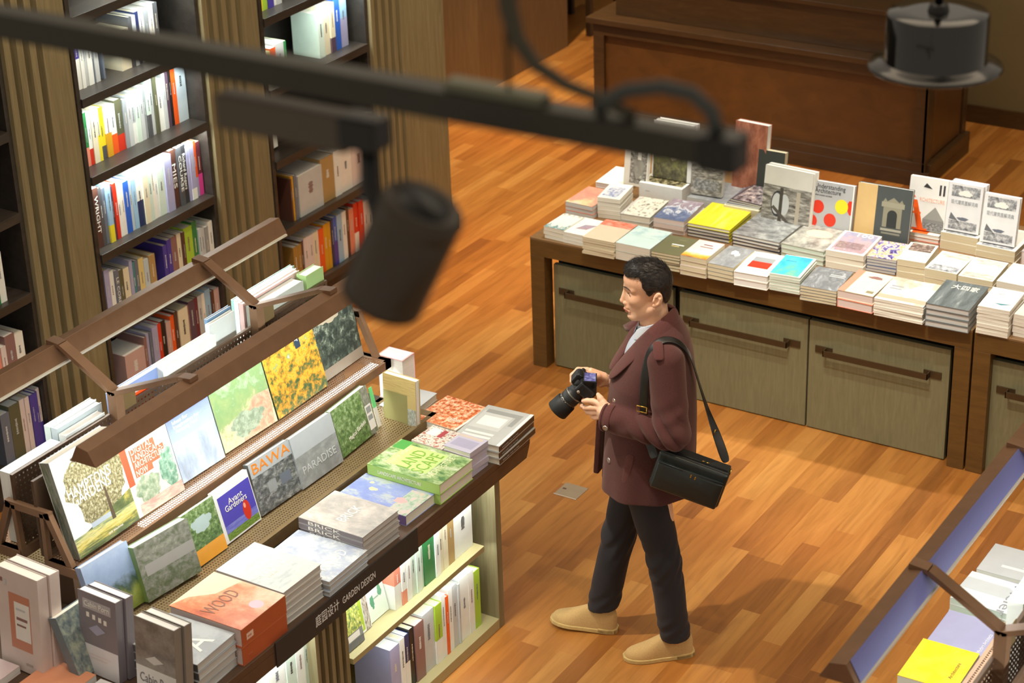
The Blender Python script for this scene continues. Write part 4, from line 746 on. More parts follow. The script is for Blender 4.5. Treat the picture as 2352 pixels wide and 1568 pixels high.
# ------------------------------------------------------------------ books on the garden design stand
GS = 'piles on the table of the garden design stand'
WS = 'on the garden design stand'
def S_(x, y, h, w, d, turn): return ((x, y, ZTOP), w, d, h, turn)
SP = [
 (S_(-4.257, 6.249, .085, .218, .30, 3), 3, 'b9bcba', 'pale grey catalogue with a black spine', [('r', .05, .35, .7, .85, 'c9cbc8'), ('q', [(.1, .9), (.85, .9), (.85, .55), (.75, .55), (.75, .8), (.1, .8)], '9a9c9a'), ('r', .15, .45, .65, .72, 'ecebe6'), ('r', .1, .2, .7, .26, 'e4e2de'), ('r', .1, .1, .7, .16, 'e4e2de'), ('r', .93, .0, 1, 1, 'e9e8e3')], dict(soft=False, spine='R', spine_c='2f2422', texts=[('g', 'HOUSES FOR PATIO', .3, .45, .45, 'grey')])),
 (S_(-4.515, 6.345, .06, .22, .235, -4), 2, 'e9d3c0', 'book covered in orange flowers', [('r', 0, 0, .95, 1, P_FLOWER), ('r', .95, 0, 1, 1, 'ivory')], dict(soft=False, texts=[('t', 'GARDEN', .72, .3, .3, 'ivory', 0, .03)])),
 (S_(-4.70, 6.36, .066, .165, .20, 2), 2, 'c3c6c9', 'light grey book next to the standing wooden panel', [], dict(soft=False, texts=[('t', 'NW', .7, .35, .3, 'ivory')])),
 (S_(-4.215, 6.118, .115, .132, .125, -3), 5, 'c0bcd0', 'small lilac grey book with coloured spines below', [('r', .1, .2, .9, .7, 'a9a6bf'), ('r', .0, .8, .9, .95, 'cdbfb5')], dict(soft=False, spine='R', jit=1.5)),
 (S_(-4.38, 6.13, .09, .155, .15, -3), 4, 'e5dad2', 'small book with a red and white collage cover', [('r', 0, 0, 1, 1, P_COLL), ('r', .1, .5, .4, .9, 'ivory'), ('r', .45, .5, .6, .9, 'a8434a')], {}),
 (S_(-4.422, 5.876, .094, .350, .236, -1), 2, '9ac257', 'green atlas of world landscape architecture in bold letters', [('r', 0, 0, 1, 1, P_LAND), ('r', .15, .2, .72, .9, 'c3e08a'), ('r', .02, .7, .18, 1, '4fa24c')], dict(soft=False, pages='p', spine='F', spine_c='a9cf6a', texts=[('t', 'ATLAS OF WORLD', .22, .5, .46, 'e9f0c0', 90, .034), ('t', 'LAND', .40, .5, .42, '7fb040', 90, .085), ('t', 'SCAPE', .61, .5, .46, '7fb040', 90, .085), ('t', 'ARCHITECTURE', .79, .5, .5, 'e9f0c0', 90, .04), ('f', 'LANDSCAPE ARCHITECTURE', .45, .5, .6, 'ivory', 0, .022)])),
 (S_(-4.438, 5.682, .045, .334, .20, -1), 1, '9aa6cf', 'violet blue book with flowers on its cover', [('r', 0, 0, 1, 1, A('blue_flowers', [(.1, 'a8b9a8'), (.3, 'b5bfc4'), (.5, '8f9dcf'), (.9, '7f8fcb')], scale=3, wv=.0)), ('r', .72, 0, 1, .9, A('flower_leaves', [(.2, '8fa88f'), (.5, 'b4c2b4'), (.75, 'd8b9b5'), (.9, 'b9c4d8')], scale=5)), ('b', .3, .55, .06, .06, 'e3e0a8'), ('b', .2, .75, .03, .04, 'e3e0a8'), ('b', .74, .45, .08, .1, 'd9a9a9')], dict(soft=False, spine='F', spine_c='purple', pages='p')),
 (S_(-4.39, 5.378, .116, .303, .232, -1), 5, '9d9997', 'film-wrapped book titled BRICK', [('r', 0, 0, 1, 1, A('brick_cover', [(.2, 'a9a6a2'), (.5, 'bdb8b2'), (.8, 'd6cfc8')], scale=2.5, rough=.2))], dict(soft=False, spine='F', spine_c='7f7678', pages='g', texts=[('t', 'BRICK', .52, .5, .40, 'ivory', 90, .06), ('f', 'BRICK', .4, .5, .5, 'ivory', 0, .02)])),
 (S_(-4.385, 5.122, .064, .318, .25, 1), 3, 'b3bac4', 'grey book titled WOOD with a sky print', [('r', 0, 0, 1, 1, A('sky_print', [(.2, 'a9b3cc'), (.5, 'c0c9d4'), (.7, 'dfe3e4'), (.9, 'f0f0ee')], scale=4))], dict(soft=False, pages='g', texts=[('t', 'WOOD', .76, .5, .50, 'ivory', 90, .07)])),
 (S_(-4.405, 4.903, .138, .309, .222, -1), 5, 'c9c4bb', 'beige book titled WOOD in white letters', [('r', 0, 0, 1, 1, P_ALOFT)], dict(soft=False, pages='g', texts=[('t', 'WOOD', .55, .5, .44, 'ivory', 90, .06), ('t', 'projects', .64, .36, .16, 'ivory', 90, .018)])),
 (S_(-4.39, 4.623, .150, .321, .252, 0), 2, 'c46a43', 'thick orange book titled WOOD with a pink sticker', [('r', 0, 0, 1, 1, P_AWOOD), ('q', [(0, 0), (0, 1), (.4, 1), (.3, .55), (.08, .3)], 'e3cdab'), ('e', .83, .62, .085, .1, 'f0b9c6'), ('g', .1, .25, .25, .6, 'e9c9b5')], dict(soft=False, pages='r', spine='R', spine_c='b5552f', texts=[('t', 'WOOD', .47, .42, .5, '8a5a44', 90, .085), ('g', 'WOOD', .16, .42, .08, 'c9795a')])),
 (S_(-4.368, 4.395, .132, .281, .215, 2), 4, 'a9adb0', 'grey book with a thin white letter A', [('r', 0, 0, 1, 1, A('grey_a', [(.3, '9fa3a6'), (.7, 'b9bdbf')], scale=2))], dict(soft=False, pages='g', spine='F', spine_c='5a5a5c', texts=[('t', 'A', .72, .5, .3, 'ivory', 90, .14)])),
]
for pos, n, c, desc, arts, kw in SP: pile(pos[0], pos[1], pos[2], pos[3], pos[4], n, c, desc, WS, GS, arts, **kw)

def leaning(bl, z, w, hgt, t, cover, label, arts=(), yaw=90, lean=14, group='books leaning on the upper tray', soft=False, spine='L', pages='p', texts=(), spine_c=None, side=1):
    """cover faces +X (side 1) and leans back; bl = front bottom-left corner"""
    s, c = math.sin(R(lean)), math.cos(R(lean)); u = Vector((math.cos(R(yaw)), math.sin(R(yaw)), 0)); nn = u.cross(Vector((0, 0, 1))); up = Vector((0, 0, c))-nn*s; zz = u.cross(up)
    org = Vector((bl[0], bl[1], z+t*s+.0006))-zz*t
    M = Matrix(((u.x, up.x, zz.x, org.x), (u.y, up.y, zz.y, org.y), (u.z, up.z, zz.z, org.z), (0, 0, 0, 1)))
    return book(M, w, hgt, t, cover, spine, pages, soft, arts, label, group, texts=texts, spine_c=spine_c)
UZ = 1.1025
leaning((-4.704, 4.54), UZ, .317, .375, .05, 'eceeea', 'large book with a spreading tree on its cover, on the upper tray', [('b', .56, .58, .46, .38, P_TREE), ('r', .0, .0, 1, .2, P_MEADOW), ('q', [(.2, .2), (1, .34), (1, .2)], P_MEADOW), ('q', [(.62, .16), (.68, .16), (.66, .5), (.63, .5)], '5a4c3c'), ('r', .3, .2, .62, .25, 'aeb9c6')], spine_c=P_MOSS, texts=[('t', 'HAMPTONS', .45, .62, .7, 'ivory', 0, .055), ('t', 'GARDENS', .45, .53, .62, 'ivory', 0, .055), ('t', 'jack delashmet', .62, .06, .24, 'ivory', 0, .012)])
leaning((-4.711, 4.861), UZ, .250, .272, .035, 'e9dcc9', 'cream book with red title blocks and green trees, on the upper tray', [('r', .0, .45, .13, 1, 'ef5a3c'), ('r', .18, .72, .7, .92, 'ee6a4c'), ('r', .18, .6, .85, .78, 'ee6a4c'), ('r', .18, .52, .55, .62, 'ee6a4c'), ('b', .82, .42, .16, .3, A('green_tree', [(.2, '5f8a72'), (.6, '8fb09c'), (.9, 'cfd8c8')], scale=12)), ('b', .35, .3, .24, .22, A('green_bush', [(.2, '7a8f74'), (.6, 'a9b59c'), (.9, 'd8d0c0')], scale=10)), ('r', .1, 0, 1, .16, A('rose_ground', [(.3, 'c99a90'), (.7, 'dcc0b0')], scale=4))], 88, spine_c='e9503a', texts=[('t', 'DIGITAL', .42, .88, .44, 'e9dcc9', 0, .034), ('t', 'LANDSCAPE', .5, .78, .6, 'e9dcc9', 0, .034), ('t', 'ARCHITECTURE', .52, .68, .62, 'e9dcc9', 0, .034), ('t', 'NOW', .32, .57, .24, 'e9dcc9', 0, .034)])
leaning((-4.738, 5.147), UZ, .240, .258, .02, 'b9c4d8', 'blue grey glossy book with faint white title, on the upper tray', [('r', 0, 0, 1, 1, P_GLASS), ('r', .0, .62, 1, 1, P_BLUE)], 88, texts=[('t', 'Ideas for', .3, .9, .36, 'ivory', 0, .02), ('t', 'Imagination for', .42, .83, .6, 'ivory', 0, .02), ('t', 'Amazing Pool', .4, .76, .5, 'ivory', 0, .02)])
leaning((-4.742, 5.405), UZ, .315, .33, .026, 'b9cbb0', 'pale green book with a curving garden path, on the upper tray', [('r', 0, 0, 1, 1, P_GARDEN), ('q', [(.35, .0), (.95, .0), (1, .42), (.7, .45), (.55, .3)], A('brick_path', [(.3, 'b98a72'), (.7, 'd0a88f')], scale=14)), ('b', .5, .2, .3, .14, A('lavender_bush', [(.3, '7f8f78'), (.7, 'a9b5a0')], scale=12))], 88, spine_c='55564a')
leaning((-4.728, 5.727), UZ, .338, .345, .03, '6f7a4c', 'book with a golden autumn garden, on the upper tray', [('r', 0, 0, 1, 1, P_AUTUMN), ('r', .62, .62, .72, .86, '27384a')], 91, spine_c='22231f', texts=[('t', 'hiver', .67, .78, .16, 'ivory', -90, .04)])
leaning((-4.762, 6.075), UZ, .29, .32, .026, '3b423c', 'book with a dark shrub garden, on the upper tray', [('r', 0, 0, 1, 1, P_DARKG), ('b', .42, .8, .28, .12, 'a59a86'), ('r', .78, .66, .88, .92, '26312f'), ('r', 0, 0, 1, .14, '8d7f70')], 91, 11, texts=[('t', 'jardins', .83, .82, .18, 'ivory', -90, .04)])
LZ, GL = .8875, 'books leaning on the lower tray'
leaning((-4.50, 4.265), ZTOP, .15, .24, .04, '6d7d86', 'dark blue grey book on the table beside the near end of the trays', [('r', 0, 0, 1, 1, A('pond', [(.2, '55636a'), (.5, '7f8a86'), (.8, 'a9b09a')], scale=5))], 88, 20, GL)
leaning((-4.585, 4.475), LZ, .225, .24, .03, '8fa0c0', 'book with a blue sky over a yellow field, on the lower tray', [('r', 0, 0, 1, 1, P_SKYF)], 86, 16, GL)
leaning((-4.548, 4.69), LZ, .262, .215, .045, '7f8f6a', 'mossy green book with a thick green spine, on the lower tray', [('r', 0, 0, 1, 1, P_MOSS), ('r', .1, .42, 1, .62, 'a5a5a2')], 83, 14, GL, spine_c='7f9a58', pages='m')
leaning((-4.547, 4.957), LZ, .180, .215, .015, '9fb58f', 'garden paperback with an orange bottom band, on the lower tray', [('r', 0, .28, 1, 1, P_GREEN), ('r', .0, .0, 1, .28, 'f0a93c'), ('b', .5, .68, .3, .14, 'b9cfd0')], 89, 14, GL, soft=True)
leaning((-4.554, 5.147), LZ, .215, .212, .02, 'eceef0', 'violet book with a red gem in a white frame, on the lower tray', [('r', .08, .03, .98, .86, '4f46b5'), ('r', .08, .03, .98, .18, A('grass_strip', [(.2, '3f5a22'), (.5, '6f8f3a'), (.8, '8fa85a')], scale=9)), ('r', .08, .16, .98, .3, A('sky_haze', [(.3, '6a6ac8'), (.7, '7f86d0')], scale=3)), ('e', .72, .34, .1, .19, 'd0321c'), ('e', .69, .44, .03, .05, 'f2a58a')], 91, 14, GL, soft=True, texts=[('t', 'Avant', .52, .68, .4, 'ivory', 0, .034), ('t', 'Gardeners', .5, .58, .6, 'ivory', 0, .034)])
leaning((-4.566, 5.378), LZ, .245, .215, .025, '5a5e60', 'dark grey book with an orange title, on the lower tray', [('r', 0, 0, 1, .72, A('dark_house', [(.2, '3f4244'), (.5, '6a6d6e'), (.8, 'a9abaa')], scale=7)), ('r', .3, .3, .5, .5, 'grey'), ('r', .6, .3, .85, .5, 'slate'), ('r', 0, .72, 1, 1, 'b3b9bd')], 88, 14, GL, texts=[('t', 'BAWA', .5, .86, .9, 'f08a2a', 0, .06)])
leaning((-4.551, 5.622), LZ, .265, .215, .022, '9ca1a5', 'plain grey book with faint raised title, on the lower tray', [('r', 0, 0, 1, 1, P_CONC), ('r', 0, .6, 1, 1, 'b9c0c6')], 89, 14, GL, texts=[('t', 'PARADISE', .5, .3, .8, 'c6cacc', 0, .045)])
leaning((-4.556, 5.902), LZ, .265, .205, .03, '6a7f58', 'green book with a white barcode strip, on the lower tray', [('r', 0, 0, .8, 1, P_GREEN), ('r', .8, 0, 1, 1, P_MOSS), ('r', .82, .1, .98, .62, 'eceae6'), ('r', .84, .45, .96, .58, 'grey'), ('r', .84, .3, .96, .4, 'grey')], 93, 14, GL, texts=[('t', 'Magical Gardens', .5, .3, .5, 'ivory', 10, .026)])
bk = MB().box((0, 0, .085), (.003, .022, .175)).build('bookmark_card', mat('6fd888', .4, 0, 0), None, Matrix.Translation((-4.592, 6.195, LZ+.002))@Matrix.Rotation(R(-13), 4, 'Y'), bevel=.0005)
tag(bk, 'narrow bright green card beside the green book on the lower tray', 'bookmark')
MB().box((0, 0, .001), (.003, .022, .085)).build('white_half', mat('e6e6e2', .5, 0, 0), bk, bevel=.0005)
# standing at the far end of the table
standing(-4.625, 6.285, ZTOP, .17, .265, .03, 'c2ab72', 'tan book standing upright with an olive back panel', [('r', .0, .0, .74, .72, '8a8556'), ('r', .74, .0, 1, .5, A('bark_strip', [(.3, '8a8d84'), (.6, 'aab0a8'), (.9, 'd0d4cc')], scale=8)), ('r', .0, .72, 1, 1, A('tan_lines', [(.3, 'b39a62'), (.7, 'cdb67c')], scale=4, stretch=(.5, 6, 1)))], 2, -3, 'upright books at the far end of the stand')
book(Matrix.Translation((-4.74, 6.42, ZTOP+.067)), .13, .09, .2, 'e6b5b5', 'B', 'w', False, [('r', .05, .05, .95, .95, 'ivory')], 'pink box-shaped book standing behind the tan book', 'upright books at the far end of the stand')

# books standing on the left tray behind the ridge: only their tops show
def ridge(y0, y1, x, t, cover, label, top=1.45, tone='w', x_off=0):
    # local x along -Y? keep simple: length along Y, height along Z, thickness along X
    hgt = top-1.1025; L = y1-y0
    M = Matrix(((0, 0, -1, x), (1, 0, 0, y0), (0, -1, 0, 1.1025+hgt), (0, 0, 0, 1)))
    M = Matrix(((0, 0, -1, x), (-1, 0, 0, y1), (0, 1, 0, 1.1025+.0005), (0, 0, 0, 1)))
    return book(M, L, hgt, t, cover, 'R', tone, False, (), label, 'books standing behind the ridge of the stand')
ridge(4.81, 5.02, -4.972, .035, 'dfe5e2', 'white film-wrapped book behind the ridge, first of the three left of the post', 1.412)
ridge(4.81, 5.05, -5.012, .030, 'b9c6cc', 'grey film-wrapped book behind the ridge, middle of the three left of the post', 1.43)
ridge(4.81, 5.06, -5.046, .030, 'c6d2cf', 'pale film-wrapped book behind the ridge, outermost of the three left of the post', 1.43)
ridge(5.12, 5.30, -4.975, .022, 'e9541c', 'orange and white book behind the ridge, right of the first post', 1.41)
ridge(5.10, 5.40, -5.004, .03, '8fa8e0', 'light blue book behind the ridge, right of the first post', 1.44)
ridge(5.36, 5.68, -4.975, .045, 'e8ece6', 'white book with large lettering behind the ridge, between the two posts', 1.45)
ridge(5.70, 5.86, -5.02, .02, 'dfe8e8', 'thin white book behind the ridge just before the second post', 1.47)
ridge(5.72, 5.87, -5.045, .015, '6f8fb0', 'thin blue book behind the ridge just before the second post', 1.48)
ridge(5.95, 6.26, -4.975, .06, 'b5b9b0', 'grey book with yellow flowers behind the ridge, right of the second post', 1.45)
ridge(5.94, 6.32, -5.04, .022, 'd8b9b5', 'pinkish book behind the ridge in the group beyond the second post', 1.46)
ridge(5.94, 6.33, -5.064, .022, 'e9ece8', 'white book behind the ridge in the group beyond the second post', 1.46)
ridge(5.95, 6.35, -5.088, .022, '8fb5b0', 'teal book behind the ridge in the group beyond the second post', 1.46)
ridge(6.28, 6.40, -4.975, .05, '9fbf7f', 'green film-wrapped book at the far end of the ridge', 1.46)
# white page block at the near end of the left tray
M = Matrix(((0, 0, -1, -4.985), (-1, 0, 0, 4.795), (0, 1, 0, 1.1025), (0, 0, 0, 1)))
book(M, .265, .29, .05, 'ecebe8', 'L', 'w', True, (), 'white book with open page edges at the near end of the ridge', 'books standing behind the ridge of the stand')
# near end of the table
GN = 'grey and pink books standing at the near end of the stand'
def upright(x, y, w, hgt, t, cover, label, arts=(), texts=(), n=2, turn=-3, pages='w', z=ZTOP, lab2='', spine='R', lean=5):
    for k in range(n):
        s, c = math.sin(R(lean)), math.cos(R(lean))
        M = Matrix.Translation((x+.012*k, y+k*(t/c+.003), z+t*s+.0006))@Matrix.Rotation(R(turn), 4, 'Z')@Matrix(((1, 0, 0, 0), (0, s, -c, 0), (0, c, s, 0), (0, 0, 0, 1)))@Matrix.Translation((0, 0, -t))
        book(M, w, hgt, t, cover, spine, pages, False, arts if k == 0 else (), label if k == 0 else lab2, GN, texts=texts if k == 0 else ())
upright(-4.83, 4.225, .205, .385, .045, 'd9c9c2', 'pinkish book with an orange framed label at the near left', [('r', .28, .22, .78, .78, 'c9876c'), ('r', .40, .32, .76, .70, 'eeece6'), ('r', .44, .52, .70, .55, 'rosewood'), ('r', .44, .46, .66, .48, 'rosewood'), ('r', .44, .62, .66, .64, 'lightgrey'), ('r', .08, .86, .16, .90, 'rosewood'), ('r', .19, .84, .25, .89, 'lightgrey'), ('r', .6, .08, .76, .1, 'b5a5a0')], lab2='pinkish book standing right behind the orange labelled one', pages='p')
upright(-5.10, 4.215, .22, .40, .045, 'c9c9c2', 'pale grey book at the lower left picture corner', (), n=1, pages='p')
upright(-4.555, 4.333, .178, .315, .035, '857d83', 'grey book with a white lower band and pale title, left of two alike', [('r', 0, 0, 1, .36, 'e6e2e4'), ('r', .12, .80, .86, .92, 'b9b4b8'), ('r', .2, .70, .28, .76, 'ivory'), ('r', .36, .69, .44, .75, 'ivory'), ('r', .52, .68, .6, .74, 'ivory'), ('r', .66, .67, .74, .73, 'ivory'), ('q', [(.24, .56), (.46, .5), (.7, .58), (.48, .64)], 'a9a7bf'), ('r', .1, .24, .8, .25, 'rosewhite'), ('r', .1, .2, .7, .21, 'rosewhite')], [('t', 'Cabin Porn', .49, .86, .66, 'ivory', 0, .03)], lab2='grey book standing behind the left one with a white band', n=2)
upright(-4.275, 4.30, .182, .315, .035, '8a8278', 'grey brown book with a white band at the bottom edge, right of two alike', [('r', 0, 0, 1, .42, 'e9e7e4'), ('r', .0, .42, 1, 1, A('cabin_fog', [(.2, '776f68'), (.5, '8d857c'), (.8, '9d958a')], scale=3)), ('q', [(.24, .52), (.46, .48), (.7, .54), (.48, .59)], 'd5d1cb')], [('t', 'Cabin Porn', .52, .28, .86, '6f6468', 0, .05)], lab2='grey brown book standing behind the right one with a white band', n=2)
for k, (x, y, w, d, c, lb, h) in enumerate([(-4.95, 4.09, .22, .12, 'e0c9c6', 'pinkish flat book below the orange labelled book', .03), (-4.66, 4.10, .20, .2, 'e59a72', 'orange flat book beside the standing pink books', .03), (-4.43, 4.09, .16, .2, 'e9e4e2', 'white flat book below the grey books at the near end', .03)]):
    book(Matrix.Translation((x, y, ZTOP+.0005)), w, d, h, c, 'L', 'w', True, (), lb, GN)
# books shown cover first on the lower shelves under the sign
GF = 'books shown cover first under the sign'
leaning((-4.13, 5.292), .4555, .105, .215, .02, '8f9490', 'grey spined garden book with yellow flowers on the upper shelf', [('r', 0, .3, 1, 1, A('yellow_flowers', [(.2, '5f7a4a'), (.45, '9fb56a'), (.6, 'd8d85a'), (.8, 'e8e8b0')], scale=8)), ('r', 0, .0, 1, .14, '6d6f72'), ('r', .1, .16, .8, .28, 'ivory')], 90, 8, GF)
leaning((-4.16, 5.405), .4555, .085, .19, .015, 'ecebe6', 'white book with a lime green pear picture on the upper shelf', [('r', .05, .05, .5, .8, 'a9c23a'), ('e', .25, .15, .12, .08, 'e8e4b0'), ('r', .55, .0, .95, 1, A('brown_photos', [(.3, '6a5a48'), (.5, 'b5a898'), (.8, 'eceae4')], scale=6))], 90, 8, GF)
leaning((-4.17, 5.495), .4555, .125, .17, .012, 'dfe8d8', 'pale green book with a small leaf emblem on the upper shelf', [('b', .3, .45, .1, .16, '5f9a78'), ('b', .75, .6, .1, .14, '5f9a78'), ('r', .4, .48, .65, .52, '9fb5a0')], 90, 12, GF)
for k, (c, lb) in enumerate((('e6ebe4', 'white book lying lowest on the bottom shelf'), ('3a5a4c', 'dark green book lying in the middle of three on the bottom shelf'), ('1f7a45', 'green book with red spine end lying topmost on the bottom shelf'))):
    book(Matrix.Translation((-4.36, 5.285, .0505+k*.042)), .22, .145, .041, c, 'R', 'w', False, (), lb, 'three books lying on the bottom shelf', spine_c='c8402c' if k == 2 else None)
# ---- books on the second stand at the lower right
GR = 'books lying on the stand at the lower right'
WR = 'on the lower right stand'
pile((-2.045, 5.565, ZTOP), .20, .245, .075, 1, 1, 'f6cf2c', 'bright yellow book with thin dark title', WR, GR, [('r', 0, 0, 1, 1, A('amber', [(.3, 'f3c922'), (.7, 'f8d53c')], scale=2, rough=.2))], pages='p', soft=True, texts=[('t', 'Architecture', .8, .45, .5, '6f5f2a', 90, .02)])
pile((-2.045, 5.83, ZTOP), .21, .22, .055, 0, 1, '9e9cbc', 'lavender grey book partly under a light bar arm', WR, GR, texts=[('t', 'Modern Architects', .86, .35, .6, 'e6e4ee', 90, .022)], pages='w')
pile((-2.06, 6.09, ZTOP), .235, .20, .08, -2, 3, 'e3e4e3', 'white book with a large grey title', WR, GR, [('r', 0, .42, .9, .8, 'c3c6c9'), ('q', [(.45, 1), (1, .5), (1, 1)], 'd3d4ea'), ('r', .0, .02, .12, .12, 'c9c2bb')], pages='m', texts=[('t', 'Meier', .80, .42, .86, '8f9094', -90, .06)])
pile((-2.045, 6.31, ZTOP), .24, .20, .08, 0, 2, 'bfc1c3', 'silver grey book at the far end', WR, GR, [('r', .3, .28, .8, .36, 'e6e6e6'), ('q', [(.6, .4), (.8, .95), (.86, .95), (.68, .4)], 'd9d9dc')], pages='w')
book(Matrix(((0, 0, -1, 3.375-4.955-.02), (-1, 0, 0, 5.78), (0, 1, 0, 1.1025), (0, 0, 0, 1))), .36, .30, .05, 'e4ebe6', 'R', 'w', False, (), 'white book standing on the tray next to the yellow book', GR)
book(Matrix(((0, 0, -1, 3.375-4.955-.02), (-1, 0, 0, 6.20), (0, 1, 0, 1.1025), (0, 0, 0, 1))), .32, .30, .06, 'dfe9e2', 'R', 'w', False, (), 'white book standing on the tray next to the large grey title', GR)
# ------------------------------------------------------------------ the person: signed distance sculpting
class Sculpt:
    def __init__(s, xs, ys, zs):
        s.x, s.y, s.z = [np.asarray(a, np.float32) for a in (xs, ys, zs)]
        s.D = np.full((len(s.x), len(s.y), len(s.z)), .5, np.float32)
    def region(s, lo, hi):
        i = [slice(max(0, np.searchsorted(a, l)-1), min(len(a), np.searchsorted(a, h)+1)) for a, l, h in zip((s.x, s.y, s.z), lo, hi)]
        return tuple(i), s.x[i[0]][:, None, None], s.y[i[1]][None, :, None], s.z[i[2]][None, None, :]
    def put(s, f, lo, hi, k=.01, op='u'):
        i, X, Y, Z = s.region([l-k-.012 for l in lo], [h+k+.012 for h in hi])
        d = f(X, Y, Z); a = s.D[i]
        if op == 'u': h = np.clip(.5+.5*(a-d)/k, 0, 1); s.D[i] = a*(1-h)+d*h-k*h*(1-h)
        else: h = np.clip(.5-.5*(a+d)/k, 0, 1); s.D[i] = a*(1-h)+(-d)*h+k*h*(1-h)
        return s
    def cone(s, a, b, ra, rb, k=.01, op='u', cut=None, fold=None):
        a, b = np.array(a, float), np.array(b, float); L = np.linalg.norm(b-a); u = (b-a)/max(L, 1e-6); m = max(ra, rb)
        def f(X, Y, Z):
            px, py, pz = X-a[0], Y-a[1], Z-a[2]; t = np.clip((px*u[0]+py*u[1]+pz*u[2])/max(L, 1e-6), 0, 1)
            d = np.sqrt((px-t*L*u[0])**2+(py-t*L*u[1])**2+(pz-t*L*u[2])**2)-(ra+(rb-ra)*t)
            if fold is not None: d = d+fold(X, Y, Z, t)
            if cut is not None: d = np.maximum(d, (px*u[0]+py*u[1]+pz*u[2])-cut*L)
            return d
        return s.put(f, np.minimum(a, b)-m, np.maximum(a, b)+m, k, op)
    def ell(s, c, r, k=.01, op='u', rot=None):
        c, r = np.array(c, float), np.array(r, float); m = r.max(); Rm = np.array(rot.to_matrix()) if rot is not None else np.eye(3)
        def f(X, Y, Z):
            q = [Rm[0, j]*(X-c[0])+Rm[1, j]*(Y-c[1])+Rm[2, j]*(Z-c[2]) for j in range(3)]
            k0 = np.sqrt(sum((q[j]/r[j])**2 for j in range(3))); k1 = np.sqrt(sum((q[j]/r[j]**2)**2 for j in range(3)))
            return k0*(k0-1)/np.maximum(k1, 1e-6)
        return s.put(f, c-m, c+m, k, op)
    def rbox(s, c, h, r, k=.006, op='u', rot=None):
        c = np.array(c, float); h = np.array(h, float); m = np.linalg.norm(h)+r; Rm = np.array(rot.to_matrix()) if rot is not None else np.eye(3)
        def f(X, Y, Z):
            q = [np.abs(Rm[0, j]*(X-c[0])+Rm[1, j]*(Y-c[1])+Rm[2, j]*(Z-c[2]))-h[j] for j in range(3)]
            return np.sqrt(sum(np.maximum(t, 0)**2 for t in q))+np.minimum(np.maximum(np.maximum(q[0], q[1]), q[2]), 0)-r
        return s.put(f, c-m, c+m, k, op)
    def chain(s, pts, rs, k=.006, op='u'):
        for p, q, a, b in zip(pts, pts[1:], rs, rs[1:]): s.cone(p, q, a, b, k, op)
        return s
    def mesh(s):
        D = s.D; S = D < 0; n = [m-1 for m in D.shape]
        cnt = np.zeros(n, np.int8); offs = [(i, j, k) for i in (0, 1) for j in (0, 1) for k in (0, 1)]
        def sl(o): return tuple(slice(o[i], o[i]+n[i]) for i in range(3))
        for o in offs: cnt += S[sl(o)]
        act = (cnt > 0) & (cnt < 8); I = np.argwhere(act); idx = np.full(n, -1, np.int64); idx[act] = np.arange(len(I))
        P = np.zeros((len(I), 3)); C = np.zeros(len(I)); ax = (s.x, s.y, s.z)
        for o in offs:
            for a in range(3):
                if o[a]: continue
                o2 = list(o); o2[a] = 1
                A_ = I+np.array(o); B_ = I+np.array(o2); da = D[tuple(A_.T)]; db = D[tuple(B_.T)]; m = (da < 0) != (db < 0)
                t = np.where(m, da/np.where(m, da-db, 1), 0)
                for c in range(3):
                    pa = ax[c][A_[:, c]]; pb = ax[c][B_[:, c]]; P[:, c] += np.where(m, pa+(pb-pa)*t, 0)
                C += m
        P /= C[:, None]; F = []
        for a in range(3):
            b, c = (a+1) % 3, (a+2) % 3
            lo = [slice(None)]*3; hi = [slice(None)]*3; lo[a] = slice(0, -1); hi[a] = slice(1, None)
            for d in (b, c): lo[d] = slice(1, -1); hi[d] = slice(1, -1)
            s0, s1 = S[tuple(lo)], S[tuple(hi)]; E = np.argwhere(s0 != s1)
            if not len(E): continue
            up = s0[tuple(E.T)]; E[:, b] += 1; E[:, c] += 1
            def cell(db, dc):
                Q = E.copy(); Q[:, b] -= db; Q[:, c] -= dc; return idx[tuple(Q.T)]
            q = np.stack([cell(1, 1), cell(0, 1), cell(0, 0), cell(1, 0)], 1)
            q[~up] = q[~up][:, ::-1]; F.append(q)
        return P, np.concatenate(F)
def sculpt_obj(name, sc, mats, parent=None, matfn=None, relax=1):
    P, F = sc.mesh()
    for _ in range(relax):      # light Laplacian relaxation of the grid steps
        acc = np.zeros_like(P); cn = np.zeros(len(P))
        for a, b in ((0, 1), (1, 2), (2, 3), (3, 0)):
            np.add.at(acc, F[:, a], P[F[:, b]]); np.add.at(acc, F[:, b], P[F[:, a]]); np.add.at(cn, F[:, a], 1); np.add.at(cn, F[:, b], 1)
        P = P*.5+.5*acc/cn[:, None]
    me = bpy.data.meshes.new(name); me.vertices.add(len(P)); me.vertices.foreach_set('co', P.astype(np.float32).ravel())
    me.loops.add(F.size); me.loops.foreach_set('vertex_index', F.ravel().astype(np.int32))
    me.polygons.add(len(F)); me.polygons.foreach_set('loop_start', np.arange(0, F.size, 4, dtype=np.int32)); me.polygons.foreach_set('loop_total', np.full(len(F), 4, np.int32))
    mats = mats if isinstance(mats, list) else [mats]
    for m in mats: me.materials.append(m)
    if matfn is not None: me.polygons.foreach_set('material_index', matfn(P[F].mean(1)).astype(np.int32))
    me.polygons.foreach_set('use_smooth', np.ones(len(F), bool)); me.update(calc_edges=True); me.validate()
    o = bpy.data.objects.new(name, me); COL.objects.link(o)
    if parent is not None: o.parent = parent
    return o
def rng(*segs):
    """axis with piecewise spacing: (start, end, step) segments"""
    out = []
    for a, b, h in segs: out += list(np.arange(a, b-h*.25, h))
    return np.array(out+[segs[-1][1]])

